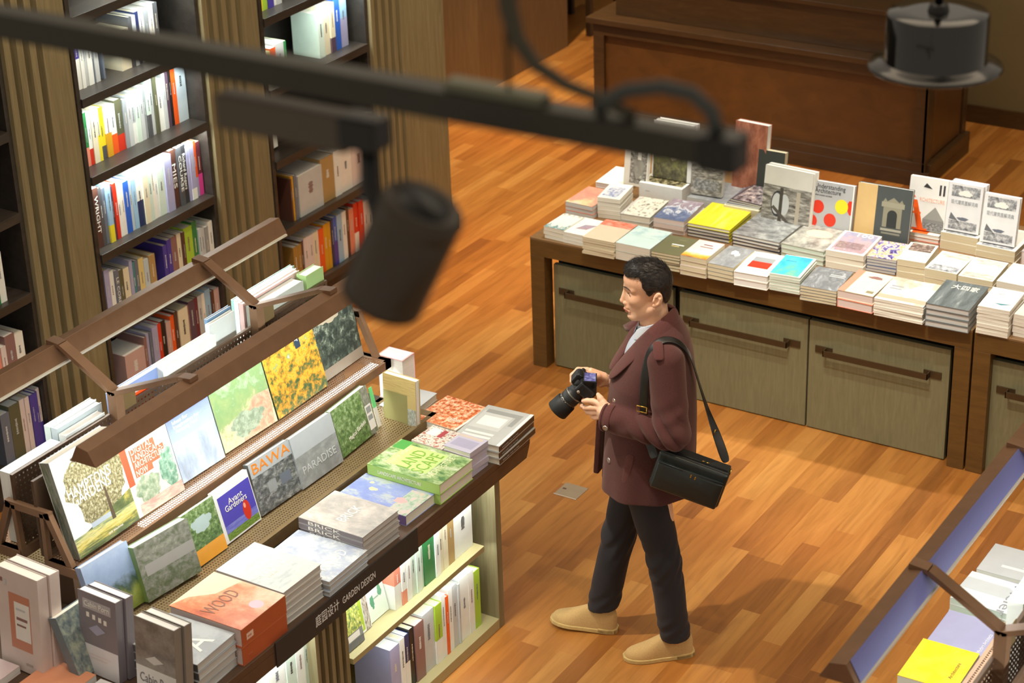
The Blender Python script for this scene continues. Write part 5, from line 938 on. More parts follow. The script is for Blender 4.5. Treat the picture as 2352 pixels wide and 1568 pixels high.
def strip(name, rows, th, m, parent, sub=1):
    """thick curved band through rows of points (inner .. outer)"""
    nr, nc = len(rows), len(rows[0]); V = [[Vector(p) for p in r] for r in rows]; mb = MB(); top = []; N = []
    for i in range(nr):
        for j in range(nc):
            a = V[min(i+1, nr-1)][j]-V[max(i-1, 0)][j]; b = V[i][min(j+1, nc-1)]-V[i][max(j-1, 0)]; n = a.cross(b).normalized(); N.append(n)
    P = [V[i][j] for i in range(nr) for j in range(nc)]; o = nr*nc
    vs = [tuple(p+n*th/2) for p, n in zip(P, N)]+[tuple(p-n*th/2) for p, n in zip(P, N)]; fs = []
    for i in range(nr-1):
        for j in range(nc-1):
            a, b, c, d = i*nc+j, i*nc+j+1, (i+1)*nc+j+1, (i+1)*nc+j; fs += [(a, b, c, d), (o+d, o+c, o+b, o+a)]
    rim = [j for j in range(nc)]+[i*nc+nc-1 for i in range(1, nr)]+[(nr-1)*nc+j for j in range(nc-2, -1, -1)]+[i*nc for i in range(nr-2, 0, -1)]
    for a, b in zip(rim, rim[1:]+rim[:1]): fs.append((a, o+a, o+b, b))
    mb.add(vs, fs, 0, smooth=True); ob = mb.build(name, m, parent)
    if sub: s = ob.modifiers.new('round', 'SUBSURF'); s.levels = 2; s.render_levels = 2
    return ob
# ---- materials of the person
def skin_mat():
    m, ns, L, b = newmat('skin')
    t = node(ns, 'ShaderNodeTexCoord'); n = node(ns, 'ShaderNodeTexNoise', Scale=14, Detail=3); L.new(t.outputs['Object'], n.inputs['Vector'])
    r = ramp(ns, [(.3, 'edb592'), (.7, 'f5c6a4')]); L.new(n.outputs['Fac'], r.inputs[0]); L.new(r.outputs[0], b.inputs['Base Color'])
    b.inputs['Roughness'].default_value = .48; b.inputs['Subsurface Weight'].default_value = .12; b.inputs['Subsurface Radius'].default_value = (.012, .005, .003)
    return m
def wool(name, lo, hi, sc=420, rough=.95, sheen=.25, bump=.35):
    m, ns, L, b = newmat(name)
    t = node(ns, 'ShaderNodeTexCoord'); n = node(ns, 'ShaderNodeTexNoise', Scale=sc, Detail=3, Roughness=.7); L.new(t.outputs['Object'], n.inputs['Vector'])
    r = ramp(ns, [(.3, lo), (.7, hi)]); L.new(n.outputs['Fac'], r.inputs[0]); L.new(r.outputs[0], b.inputs['Base Color'])
    b.inputs['Roughness'].default_value = rough; b.inputs['Sheen Weight'].default_value = sheen; b.inputs['Sheen Roughness'].default_value = .5; b.inputs['Sheen Tint'].default_value = (.7, .5, .42, 1)
    bp = node(ns, 'ShaderNodeBump', Strength=bump, Distance=.0015); L.new(n.outputs['Fac'], bp.inputs['Height']); L.new(bp.outputs[0], b.inputs['Normal'])
    return m
def hair_mat():
    m, ns, L, b = newmat('dark_hair')
    t = node(ns, 'ShaderNodeTexCoord'); mp = node(ns, 'ShaderNodeMapping'); mp.inputs['Scale'].default_value = (22, 190, 90); mp.inputs['Rotation'].default_value = (0, R(18), R(8)); L.new(t.outputs['Object'], mp.inputs[0])
    n = node(ns, 'ShaderNodeTexNoise', Scale=1, Detail=4, Distortion=.4); L.new(mp.outputs[0], n.inputs['Vector'])
    r = ramp(ns, [(.3, '14110f'), (.6, '2b2421'), (.78, '4a4039')]); L.new(n.outputs['Fac'], r.inputs[0]); L.new(r.outputs[0], b.inputs['Base Color'])
    b.inputs['Roughness'].default_value = .42
    bp = node(ns, 'ShaderNodeBump', Strength=.8, Distance=.003); L.new(n.outputs['Fac'], bp.inputs['Height']); L.new(bp.outputs[0], b.inputs['Normal'])
    return m
M_SKIN = skin_mat(); M_LIP = mat('c9786a', .4, 0, .05, name='lips'); M_HAIR = hair_mat()
M_COAT = wool('maroon_wool', '40211f', '5c312d'); M_COATD = wool('maroon_wool_edge', '472624', '663733')
M_TROU = wool('dark_navy_twill', '17171d', '26252b', 700, .85, .1, .2)
M_SUEDE = wool('beige_suede', 'b8935a', 'cba870', 300, .95, .2, .2); M_CREPE = mat('c2a468', .8, 0, .08, name='crepe_sole', sc=60)
M_SHIRT = wool('pale_blue_shirt', 'a9b3c4', 'c0c8d4', 500, .8, 0, .1)
M_BTN = mat('b9aea4', .28, .75, .05, name='pewter_button'); M_LEATH = mat('1b211f', .38, 0, .08, .25, name='black_leather', sc=60)

# ---- body (skin): one continuous surface from head to ankles; x forward, y left, z up
sc = Sculpt(rng((-.16, -.07, .003), (-.07, .32, .0024)), rng((-.30, -.13, .005), (-.13, .13, .0022), (.13, .30, .005)), rng((.06, 1.06, .012), (1.06, 1.28, .0024), (1.28, 1.46, .006), (1.46, 1.50, .003), (1.50, 1.66, .0018), (1.66, 1.78, .003)))
sc.ell((-.018, 0, 1.664), (.085, .071, .081), .01)
sc.ell((.014, 0, 1.590), (.055, .054, .088), .03)
sc.ell((.026, 0, 1.672), (.055, .058, .050), .02)
for s in (-1, 1):
    sc.cone((-.030, s*.050, 1.566), (.036, s*.016, 1.517), .017, .016, .02)
    sc.ell((.033, s*.039, 1.598), (.027, .021, .024), .018)
    sc.cone((.070, s*.008, 1.643), (.044, s*.047, 1.642), .0095, .0085, .012)
sc.ell((.047, 0, 1.517), (.0205, .020, .0175), .014)
sc.ell((.066, 0, 1.588), (.016, .013, .030), .012)
sc.cone((.0735, 0, 1.632), (.0855, 0, 1.584), .0068, .0088, .010)
sc.ell((.0855, 0, 1.5795), (.0105, .0105, .0090), .005)
for s in (-1, 1): sc.ell((.0735, s*.0115, 1.5735), (.0105, .0062, .0075), .004)
for s in (-1, 1): sc.ell((.082, s*.0055, 1.5695), (.005, .0032, .003), .002, 's')
for s in (-1, 1):   # eye sockets, lids
    sc.ell((.076, s*.033, 1.6235), (.016, .0165, .0088), .010, 's')
    sc.ell((.0455, s*.0325, 1.6205), (.0135, .0150, .0125), .003)
    sc.cone((.0585, s*.019, 1.6235), (.0490, s*.0455, 1.6225), .0026, .0026, .003)
    sc.cone((.0570, s*.021, 1.6130), (.0480, s*.044, 1.6155), .0016, .0016, .004)
    sc.cone((.0625, s*.018, 1.6195), (.0515, s*.0465, 1.6185), .0011, .0009, .0016, 's')
sc.ell((.064, 0, 1.557), (.0135, .021, .014), .012)
for s in (-1, 1):   # lips
    sc.cone((.0765, s*.004, 1.5475), (.0600, s*.022, 1.5420), .0055, .0028, .005)
    sc.cone((.0700, s*.004, 1.5350), (.0590, s*.020, 1.5395), .0064, .0028, .005)
    sc.cone((.0825, 0, 1.5415), (.0640, s*.023, 1.5408), .0013, .0009, .002, 's')
sc.ell((.071, 0, 1.5260), (.008, .018, .0045), .008, 's')
for s in (-1, 1):   # ears
    e = Euler((0, R(-14), R(s*-18))).to_quaternion()
    sc.ell((-.050, s*.0765, 1.617), (.0190, .0085, .0310), .004, rot=e)
    sc.ell((-.0445, s*.0865, 1.613), (.0100, .0098, .0180), .002, 's', rot=e)
    sc.ell((-.056, s*.0885, 1.632), (.0080, .0068, .0085), .002, 's', rot=e)
    sc.ell((-.039, s*.0765, 1.592), (.0100, .0065, .0095), .004)
    sc.ell((-.0335, s*.0790, 1.611), (.0040, .0040, .0075), .003)
sc.cone((-.036, 0, 1.57), (-.05, 0, 1.40), .050, .058, .022)
for s in (-1, 1): sc.cone((-.048, s*.044, 1.565), (-.002, s*.022, 1.44), .012, .010, .012)
sc.ell((.006, 0, 1.485), (.010, .009, .011), .012)
# torso, arms and legs under the clothes
sc.ell((-.045, 0, 1.30), (.105, .16, .17), .05); sc.ell((-.03, 0, 1.0), (.10, .14, .2), .05)
sc.cone((-.02, .085, .88), (-.08, .10, .47), .075, .05, .03); sc.cone((-.08, .10, .47), (-.125, .10, .10), .048, .036, .02)
sc.cone((.0, -.085, .88), (.11, -.10, .47), .075, .05, .03); sc.cone((.11, -.10, .47), (.18, -.10, .12), .048, .036, .02)
sc.cone((-.07, .165, 1.40), (-.10, .235, 1.13), .045, .038, .03); sc.cone((-.10, .235, 1.13), (.140, .117, 1.143), .038, .028, .02)
sc.cone((-.06, -.165, 1.40), (-.03, -.25, 1.15), .045, .038, .03); sc.cone((-.03, -.25, 1.15), (.112, -.128, 1.158), .038, .027, .02)
# left hand: back of the hand to the viewer, fingers under the lens, thumb along the body
sc.chain([(.125, .124, 1.143), (.146, .112, 1.147), (.160, .102, 1.150)], [.027, .027, .026], .012)
sc.rbox((.160, .0985, 1.150), (.018, .005, .024), .0095, .012, rot=Euler((0, 0, R(-33))).to_quaternion())
sc.chain([(.170, .093, 1.174), (.204, .076, 1.180), (.226, .066, 1.177), (.242, .059, 1.172)], [.0125, .0112, .0102, .0086], .005)
sc.chain([(.176, .090, 1.157), (.212, .074, 1.150), (.236, .050, 1.138), (.248, .022, 1.130), (.252, .002, 1.131)], [.0128, .0114, .0104, .0095, .008], .004)
sc.chain([(.174, .088, 1.139), (.204, .071, 1.126), (.225, .046, 1.115), (.234, .020, 1.112)], [.0122, .0108, .0100, .0084], .004)
sc.chain([(.167, .090, 1.122), (.190, .075, 1.106), (.205, .054, 1.098), (.212, .032, 1.098)], [.0112, .0097, .0088, .0074], .004)
sc.chain([(.147, .108, 1.165), (.161, .096, 1.183), (.174, .086, 1.198), (.183, .080, 1.211)], [.0155, .0128, .0112, .0085], .007)
# right hand: round the grip, index finger in front, thumb up on the back
sc.chain([(.100, -.130, 1.156), (.130, -.121, 1.164), (.160, -.113, 1.174)], [.027, .026, .024], .012)
sc.rbox((.196, -.108, 1.190), (.030, .006, .022), .0095, .012, rot=Euler((0, R(-24), R(6))).to_quaternion())
sc.chain([(.230, -.112, 1.222), (.266, -.110, 1.224), (.289, -.100, 1.205), (.291, -.086, 1.184)], [.0122, .0112, .0105, .009], .004)
sc.chain([(.232, -.113, 1.204), (.266, -.112, 1.196), (.287, -.098, 1.174), (.280, -.080, 1.161)], [.012, .011, .0102, .0086], .004)
sc.chain([(.226, -.113, 1.187), (.254, -.112, 1.173), (.272, -.098, 1.151), (.264, -.082, 1.142)], [.0115, .0104, .0096, .0082], .004)
sc.chain([(.216, -.111, 1.172), (.240, -.109, 1.155), (.253, -.098, 1.136), (.246, -.083, 1.130)], [.0104, .0093, .0086, .0072], .004)
sc.chain([(.160, -.104, 1.186), (.188, -.086, 1.206), (.215, -.071, 1.222), (.237, -.062, 1.237)], [.0160, .0132, .0115, .0086], .007)
BODY = sc
def surf_x(y, z):
    '''front surface of the face at y, z'''
    j = int(np.argmin(abs(BODY.y-y))); k = int(np.argmin(abs(BODY.z-z))); col = BODY.D[:, j, k]; i = int(np.max(np.where((col < 0) & (BODY.x < .12))[0]))
    return float(BODY.x[i]+(BODY.x[i+1]-BODY.x[i])*col[i]/(col[i]-col[i+1]))
def lipfn(c):
    z = c[:, 2]; return ((c[:, 0] > .057) & (np.abs(c[:, 1]) < .0235) & (np.abs(z-1.5415) < .0108-.36*np.abs(c[:, 1])))
MAN = Matrix.Translation((-3.50, 6.50, 0))@Matrix(((-.88, .475, 0, 0), (-.475, -.88, 0, 0), (0, 0, 1, 0), (0, 0, 0, 1)))
man = sculpt_obj('person', sc, [M_SKIN, M_LIP], None, lipfn, 1)
man.matrix_world = MAN
tag(man, 'person in a maroon wool coat walking and looking down at a camera', 'person')
# eyes, brows
for s in (-1, 1):
    e = MB().lathe([(0, .0131), (.0042, .0124)], 20, 0); e.lathe([(.0042, .0124), (.0072, .0109)], 20, 1); e.lathe([(.0072, .0109), (.0108, .0073), (.0131, 0)], 20, 2)
    e.build('eye', [mat('0a0808', .1, 0, 0, .5), mat('2a1a12', .2, 0, 0, .5), mat('d8cac0', .3, 0, 0, .3)], man, Matrix.Translation((.0462, s*.0325, 1.6198))@Matrix.Rotation(R(s*16), 4, 'Z')@Matrix.Rotation(R(102), 4, 'Y'))
    pts = [(y, z) for y, z in ((.0185, 1.6180), (.024, 1.6200), (.030, 1.6210), (.037, 1.6203), (.0435, 1.6180), (.0475, 1.6155))]
    MB().tube([(surf_x(s*y, z)+.0004, s*y*1.01, z) for y, z in pts], [.0007, .0012, .0015, .0015, .0012, .0005], 6).build('eyelashes', M_HAIR, man)
    pts = [(y, z) for y, z in ((.011, 1.6425), (.018, 1.6455), (.026, 1.6480), (.035, 1.6492), (.044, 1.6472), (.052, 1.6425))]
    MB().tube([(surf_x(s*y, z)+.0002, s*y*1.01, z) for y, z in pts], [.0016, .0026, .0029, .0027, .0021, .0008], 8).build('eyebrow', M_HAIR, man)
# hair
sc = Sculpt(rng((-.14, .12, .003)), rng((-.10, .10, .003)), rng((1.54, 1.79, .003)))
def hairf(X, Y, Z):
    def el(c, r): return (np.sqrt(((X-c[0])/r[0])**2+((Y-c[1])/r[1])**2+((Z-c[2])/r[2])**2)-1)*min(r)
    d = el((-.018, 0, 1.664), (.0915, .0765, .0875))
    q = el((.022, 0, 1.702), (.058, .062, .046)); k = .02; h = np.clip(.5+.5*(d-q)/k, 0, 1); d = d*(1-h)+q*h-k*h*(1-h)
    q = el((-.050, 0, 1.610), (.050, .064, .05)); h = np.clip(.5+.5*(d-q)/k, 0, 1); d = d*(1-h)+q*h-k*h*(1-h)
    xa = np.array([-.13, -.092, -.078, -.070, -.058, -.035, -.028, -.018, -.008, -.002, .010, .0135, .022, .042, .074, .12]); za = np.array([1.562, 1.565, 1.585, 1.618, 1.648, 1.643, 1.634, 1.624, 1.634, 1.650, 1.664, 1.690, 1.703, 1.702, 1.697, 1.697])
    zl = np.interp(X, xa, za)
    d = np.maximum(d, (zl-Z)*.8)
    d = d+.0006*np.sin(Y*330+X*90+4*np.sin(X*40))*np.clip((Z-1.68)/.04, 0, 1)+.0004*np.sin(Y*610-X*210)
    return d
sc.put(hairf, (-.13, -.09, 1.55), (.11, .09, 1.78), .001)
hp, hf = sc.mesh()
hn = np.zeros_like(hp); fn = np.cross(hp[hf[:, 2]]-hp[hf[:, 0]], hp[hf[:, 3]]-hp[hf[:, 1]])
for k in range(4): np.add.at(hn, hf[:, k], fn)
hn /= np.maximum(np.linalg.norm(hn, axis=1), 1e-9)[:, None]
hair = sculpt_obj('hair', sc, M_HAIR, man)
rs = np.random.RandomState(5); outer = np.where((((hp[:, 0]+.018)/.088)**2+(hp[:, 1]/.0735)**2+((hp[:, 2]-1.664)/.084)**2 > 1.0) & (hp[:, 2] > 1.575))[0]
pick = outer[rs.randint(0, len(outer), 5200)]
st = MB()
for q, i in enumerate(pick):
    p = Vector(hp[i]); n = Vector(hn[i]); top = min(1, max(0, (p.z-1.69)/.04))
    fwd = Vector((.9, -.35+.5*p.y/.07, .1)); dn = Vector((-.25, 0, -1)); d = (fwd*top+dn*(1-top)); d = (d-n*d.dot(n)*.95)
    d = d.normalized()+Vector(rs.normal(0, .22, 3)); d = (d+n*(.05+.22*top)).normalized(); L_ = (.008+.016*top)*rs.uniform(.6, 1.25)
    if top > .3 and p.x > .03: L_ *= .75
    a = d.cross(n).normalized(); r_ = rs.uniform(.00035, .00062); ring = []
    o = len(st.v)
    for k in range(4):
        t = k/3; c = p-n*.0008+d*L_*t-n*(L_*.22*t*t)*(1-.3*top); w_ = r_*(1-t*.8)
        st.v += [tuple(c+a*w_), tuple(c-a*w_*.5+n*w_), tuple(c-a*w_*.5-n*w_)]
    for k in range(3):
        for m in range(3): st.sm.add(len(st.f)); st.f.append([o+k*3+m, o+k*3+(m+1) % 3, o+k*3+3+(m+1) % 3, o+k*3+3+m]); st.m.append(0)
tag(st.build('hair_strands', M_HAIR, hair), kind='stuff')

# ---- shirt
sc = Sculpt(rng((-.14, .13, .004)), rng((-.13, .13, .004)), rng((1.22, 1.52, .004)))
sc.ell((-.02, 0, 1.30), (.105, .11, .16), .01)
sc.cone((-.045, 0, 1.46), (-.05, 0, 1.36), .062, .09, .03)
def collar_ring(X, Y, Z):
    r = np.sqrt(((X+.036))**2+(Y)**2); zt = 1.505-.45*np.maximum(X+.03, 0); return np.maximum(np.abs(r-.0605)-.0035, np.abs(Z-(zt-.022))-.022)
sc.put(collar_ring, (-.12, -.08, 1.42), (.05, .08, 1.52), .003)
sc.cone((.10, 0, 1.47), (.10, 0, 1.33), .055, .002, .004, 's')
shirt = sculpt_obj('shirt', sc, M_SHIRT, man)
for q in (1, -1): strip('shirt_collar', [[(-.05, q*.062, 1.512), (-.052, q*.066, 1.496), (-.05, q*.070, 1.480)], [(-.005, q*.056, 1.497), (-.004, q*.062, 1.478), (0, q*.066, 1.458)], [(.020, q*.034, 1.478), (.026, q*.042, 1.455), (.030, q*.050, 1.430)], [(.032, q*.010, 1.462), (.040, q*.016, 1.442), (.046, q*.026, 1.420)]], .004, wool('dotted_shirt_collar', 'b9bfc8', 'ccd2da', 500, .8, 0, .1), shirt)

# ---- coat
ZA = [.70, .78, .95, 1.10, 1.25, 1.36, 1.42, 1.46, 1.50, 1.53]
CXA = [-.008, -.010, -.020, -.026, -.034, -.056, -.064, -.068, -.066, -.06]
RXA = [.192, .186, .184, .180, .168, .134, .112, .090, .072, .058]
RYA = [.212, .206, .190, .184, .194, .202, .188, .150, .095, .062]
def torso(X, Y, Z, g=0):
    cx, rx, ry = np.interp(Z, ZA, CXA), np.interp(Z, ZA, RXA)-g, np.interp(Z, ZA, RYA)-g
    n = 2.3; q = (np.abs((X-cx)/rx)**n+np.abs(Y/ry)**n)**(1/n); d = (q-1)*np.minimum(rx, ry)
    drape = .004*np.sin(np.arctan2(Y, X-cx)*9+1.3)*np.clip((1.05-Z)/.3, 0, 1)
    return np.maximum(np.maximum(d+drape, Z-1.53), .778-Z+.03*(Y-.1)*0)
sc = Sculpt(rng((-.26, .26, .004)), rng((-.36, .34, .004)), rng((.755, 1.55, .004)))
sc.put(torso, (-.25, -.25, .76), (.23, .25, 1.54), .004)
def arm_fold(sgn):
    def f(X, Y, Z, t):
        m = np.exp(-((Z-1.135)/.075)**2)*np.exp(-((X+.055)/.10)**2)
        return .013*m*(1-2*np.abs(np.sin((Z*1.0-X*1.35+Y*.35)*34)))+.003*np.exp(-((t-.75)/.2)**2)*np.sin((X*.6+Z)*70)
    return f
sc.cone((-.078, .166, 1.396), (-.106, .243, 1.128), .075, .067, .012, fold=arm_fold(1))
sc.cone((-.106, .243, 1.128), (.158, .118, 1.132), .067, .053, .018, cut=1.0, fold=arm_fold(1))
sc.cone((-.065, -.168, 1.396), (-.035, -.262, 1.135), .078, .066, .03)
sc.cone((-.035, -.262, 1.135), (.116, -.128, 1.158), .064, .050, .018, cut=1.0)
sc.cone((.05, .17, 1.132), (.175, .11, 1.132), .038, .044, .003, 's'); sc.cone((.05, -.175, 1.15), (.13, -.12, 1.16), .036, .042, .003, 's')
# armhole crease, opening of the front, hanging far front panel
def vee(X, Y, Z): return np.maximum(np.abs(Y+.004)-(.012+.36*np.maximum(Z-1.285, 0)), np.maximum(1.285-Z, .035+.55*(Z-1.5)*0-X+.10*(1.53-Z)/.25-.09))
sc.put(vee, (-.10, -.10, 1.285), (.2, .10, 1.55), .006, 's')
sc.cone((-.045, 0, 1.56), (-.052, 0, 1.38), .068, .075, .004, 's')
def slit(X, Y, Z): return np.maximum(np.abs(Y+.052+.03*(Z-1.0))-.0035, .06-X)
sc.put(slit, (.06, -.08, .76), (.24, -.03, 1.22), .004, 's')
sc.rbox((.176, -.098, .925), (.007, .040, .145), .005, .006, rot=Euler((0, R(-4), R(-20))).to_quaternion())
def hollow(X, Y, Z): return np.maximum(torso(X, Y, Z, .012), Z-.83)
sc.put(hollow, (-.25, -.25, .74), (.23, .25, .83), .002, 's')
coat = sculpt_obj('coat', sc, M_COAT, man)

# collar and lapels (inner edge, roll, outer edge)
near = [[(-.104, .0, 1.540), (-.118, 0, 1.556), (-.140, .0, 1.500)], [(-.088, .040, 1.535), (-.100, .048, 1.550), (-.124, .075, 1.488)], [(-.055, .066, 1.522), (-.060, .084, 1.532), (-.078, .122, 1.470)],
 [(-.014, .066, 1.486), (-.016, .090, 1.492), (-.022, .138, 1.442)], [(.022, .042, 1.436), (.026, .076, 1.440), (.024, .135, 1.402)], [(.054, .022, 1.385), (.064, .060, 1.388), (.062, .128, 1.362)],
 [(.086, .008, 1.338), (.098, .046, 1.338), (.096, .118, 1.322)], [(.112, .002, 1.30), (.122, .034, 1.298), (.124, .090, 1.285)], [(.128, .0, 1.272), (.140, .02, 1.268), (.142, .056, 1.262)]]
strip('lapel', near, .012, M_COATD, coat)
far = [[(x, -y, z) for x, y, z in r] for r in near]
far[3] = [(-.014, -.066, 1.486), (-.012, -.090, 1.494), (-.006, -.138, 1.448)]; far[4] = [(.024, -.036, 1.436), (.034, -.078, 1.446), (.052, -.128, 1.422)]; far[5] = [(.056, -.014, 1.385), (.066, -.060, 1.392), (.066, -.118, 1.370)]
strip('lapel', far, .011, M_COATD, coat)
strip('collar_tip', [[(-.004, -.085, 1.496), (.004, -.112, 1.474), (.012, -.138, 1.452)], [(.020, -.078, 1.464), (.034, -.108, 1.442), (.052, -.138, 1.424)], [(.036, -.070, 1.436), (.056, -.100, 1.420), (.084, -.136, 1.406)], [(.045, -.066, 1.414), (.056, -.086, 1.406), (.070, -.106, 1.396)]], .008, M_COATD, coat, 0)
def disc(name, p, n, r, m, parent, h=.004):
    q = Vector((0, 0, 1)).rotation_difference(Vector(n).normalized()).to_matrix().to_4x4()
    return MB().lathe([(0, h*.55), (r*.6, h*.6), (r*.75, h), (r*.95, h*.8), (r, 0)], 24, M=Matrix.Translation(p)@q).build(name, m, parent)
def on_coat(f0, l, z, out=0):
    """point on the front/side of the coat at lateral l, height z"""
    cx, rx, ry = np.interp(z, ZA, CXA), np.interp(z, ZA, RXA), np.interp(z, ZA, RYA)
    x = cx+rx*(1-abs(l/ry)**2.3)**(1/2.3); n = Vector((abs((x-cx)/rx)**1.3/rx, math.copysign(abs(l/ry)**1.3/ry, l), 0)).normalized()
    return Vector((x, l, z))+n*out, n
for l, z in ((.105, 1.195), (.105, .93), (-.115, .93)):
    p, n = on_coat(0, l, z, -.001); disc('button', p, n, .0115, M_BTN, coat)
# cuff strap with button, sleeve seam
dirv = (Vector((.158, .118, 1.132))-Vector((-.106, .243, 1.128))).normalized()
side = Vector((-dirv.y, dirv.x, 0)).normalized()
if side.y < 0: side = -side
def ringpt(t, a, rr):
    c = Vector((-.106, .243, 1.128)).lerp(Vector((.158, .118, 1.132)), t); upv = Vector((0, 0, 1)); return c+(side*math.cos(a)+upv*math.sin(a))*rr
def rad(t): return .067+(.053-.067)*t
strip('cuff_strap', [[ringpt(.84, a, rad(.84)+.003), ringpt(.89, a, rad(.89)+.0045), ringpt(.94, a, rad(.94)+.003)] for a in [R(d) for d in range(-24, 130, 14)]], .005, M_COATD, coat)
pb = ringpt(.89, R(-12), rad(.89)+.006); disc('button', pb, side*math.cos(R(-12))+Vector((0, 0, math.sin(R(-12)))), .0115, M_BTN, coat)
strip('cuff_edge', [[ringpt(.965, a, rad(.965)+.0015), ringpt(.985, a, rad(.985)+.003), ringpt(1.0, a, rad(1.0)+.001)] for a in [R(d) for d in range(-180, 181, 20)]], .004, M_COATD, coat)
# epaulette
strip('epaulette', [[(-.028, .168, 1.483), (-.048, .168, 1.487), (-.068, .168, 1.484)], [(-.030, .19, 1.474), (-.05, .19, 1.479), (-.07, .19, 1.476)], [(-.032, .215, 1.457), (-.052, .216, 1.462), (-.072, .215, 1.458)], [(-.034, .236, 1.434), (-.054, .238, 1.438), (-.074, .236, 1.434)]], .008, M_COATD, coat)
# pocket and side seam
for l, z0, z1, w_ in ((.168, .86, 1.00, .012),):
    rows = []
    for z in (z0, (z0+z1)/2, z1):
        p, n = on_coat(0, l, z, .001); q, n2 = on_coat(0, l+.014, z, .001); rows.append([p, (p+q)/2+n*.0015, q])
    strip('pocket_welt', rows, .004, M_COATD, coat)

# ---- trousers
sc = Sculpt(rng((-.26, .28, .004)), rng((-.24, .24, .004)), rng((.06, .92, .004)))
def tf(kx, kz):
    def f(X, Y, Z, t):
        return .0028*np.exp(-((Z-kz)/.09)**2)*np.sin((Z*1.0+(X-kx)*1.7+Y*.9)*70)+.0025*np.exp(-((Z-.16)/.05)**2)*np.sin((Z+X*.9)*95)+.0015*np.sin(Z*23+X*31+Y*17)
    return f
sc.ell((-.015, 0, .86), (.125, .165, .13), .02)
sc.cone((.008, .085, .84), (-.076, .102, .47), .093, .067, .02, fold=tf(-.08, .46)); sc.cone((-.076, .102, .47), (-.121, .10, .11), .068, .063, .02, fold=tf(-.08, .46))
sc.cone((.016, -.085, .84), (.110, -.102, .47), .092, .067, .02, fold=tf(.1, .46)); sc.cone((.108, -.102, .47), (.180, -.105, .11), .069, .066, .02, fold=tf(.1, .46))
def hemcut(X, Y, Z): return Z-np.where(Y > 0, .098-.12*(X+.124), .112-.12*(X-.18))
sc.put(hemcut, (-.3, -.3, .0), (.3, .3, .13), .002, 's')
sculpt_obj('trousers', sc, M_TROU, man)

# ---- shoes: local x heel -> toe
def shoe(heel, toe, pitch, name):
    L_ = math.hypot(toe[0]-heel[0], toe[1]-heel[1]); yaw = math.atan2(toe[1]-heel[1], toe[0]-heel[0])
    ta = [0, .04, .12, .3, .5, .68, .8, .9, .96, 1.0]
    wa = [.012, .026, .032, .034, .038, .0455, .0455, .038, .027, .010]
    ha = [.07, .105, .125, .128, .105, .076, .062, .052, .042, .026]
    sc = Sculpt(rng((-.01, L_+.012, .004)), rng((-.06, .06, .004)), rng((.004, .16, .004)))
    def up(X, Y, Z):
        t = X/L_; w_, h_ = np.interp(t, ta, wa), np.interp(t, ta, ha); Yc = Y-.006*np.sin(np.clip(t, 0, 1)*3.1)
        n = 2.4; q = (np.abs(Yc/w_)**n+np.abs((Z-.012)/(h_-.012))**n)**(1/n); return np.maximum(np.maximum((q-1)*np.minimum(w_, h_*.6), .012-Z), np.maximum(-X, X-L_)+.002)
    sc.put(up, (-.005, -.055, .005), (L_+.01, .055, .15), .002)
    M = Matrix.Translation((heel[0], heel[1], 0))@Matrix.Rotation(yaw, 4, 'Z')@Matrix.Rotation(-pitch, 4, 'Y')
    o = sculpt_obj(name, sc, M_SUEDE, man, relax=3); o.matrix_local = M
    n = 22; outl = []
    for i in range(n+1):
        t = i/n; outl.append((t*(L_+.012)-.006, np.interp(t, ta, wa)+.005+.006*math.sin(t*3.1)))
    for i in range(n, -1, -1):
        t = i/n; outl.append((t*(L_+.012)-.006, -np.interp(t, ta, wa)-.005+.006*math.sin(t*3.1)))
    MB().prism(outl, 'z', .0005, .019).build('sole', M_CREPE, o, bevel=.003)
    MB().prism([(x, y) for x, y in outl if x < L_*.3], 'z', .0003, .022).build('heel', M_CREPE, o, bevel=.002)
    return o
shoe((-.196, .078), (.088, .124), R(.0), 'shoe'); shoe((.122, -.080), (.398, -.145), R(3.5), 'shoe')

# ---- camera held in the hands (top-level thing)
A_ = Vector((.69, 0, -.724)).normalized(); U_ = Vector((.724, 0, .69)).normalized(); Yv = Vector((0, 1, 0))
# camera axes: x = A_ (lens), y = left, z = U_
CM = MAN@Matrix.Translation((.238, -.010, 1.210))@Matrix(((A_.x, 0, U_.x, 0), (A_.y, 1, U_.y, 0), (A_.z, 0, U_.z, 0), (0, 0, 0, 1)))@Matrix.Scale(1.06, 4)
cm_root = bpy.data.objects.new('camera', None); COL.objects.link(cm_root); cm_root.matrix_world = CM
cm_root.name = 'photo_camera'
tag(cm_root, 'black camera with a long lens held in front of the maroon coat', 'camera')
M_CB = mat('17181a', .5, 0, .1, .1, name='camera_black', sc=120); M_RUB = mat('101011', .8, 0, .1, name='rubber_black', sc=300)
MB().box((-.026, -.066, -.042), (.022, .066, .034)).build('camera_body', M_CB, cm_root, bevel=.008)
MB().box((-.022, -.072, -.040), (.044, -.040, .030)).build('grip', M_RUB, cm_root, bevel=.010)
MB().prism([(-.030, .030), (.024, .030), (.018, .054), (-.018, .058), (-.030, .050)], 'y', -.026, .026).build('viewfinder_hump', M_CB, cm_root, bevel=.005)
MB().lathe([(0, .044), (.011, .044), (.012, .042), (.012, .032)], 24, M=Matrix.Translation((-.004, .046, 0))).build('mode_dial', M_RUB, cm_root)
MB().lathe([(0, .041), (.006, .041), (.007, .032)], 20, M=Matrix.Translation((.026, -.052, 0))).build('shutter_button', M_BTN, cm_root)
RY = Matrix.Rotation(R(90), 4, 'Y')
ln = MB().lathe([(.034, .018), (.035, .024), (.033, .028), (.033, .052), (.036, .055), (.036, .085), (.0345, .088), (.0345, .096), (.037, .099)], 40, M=RY).build('lens_barrel', M_CB, cm_root)
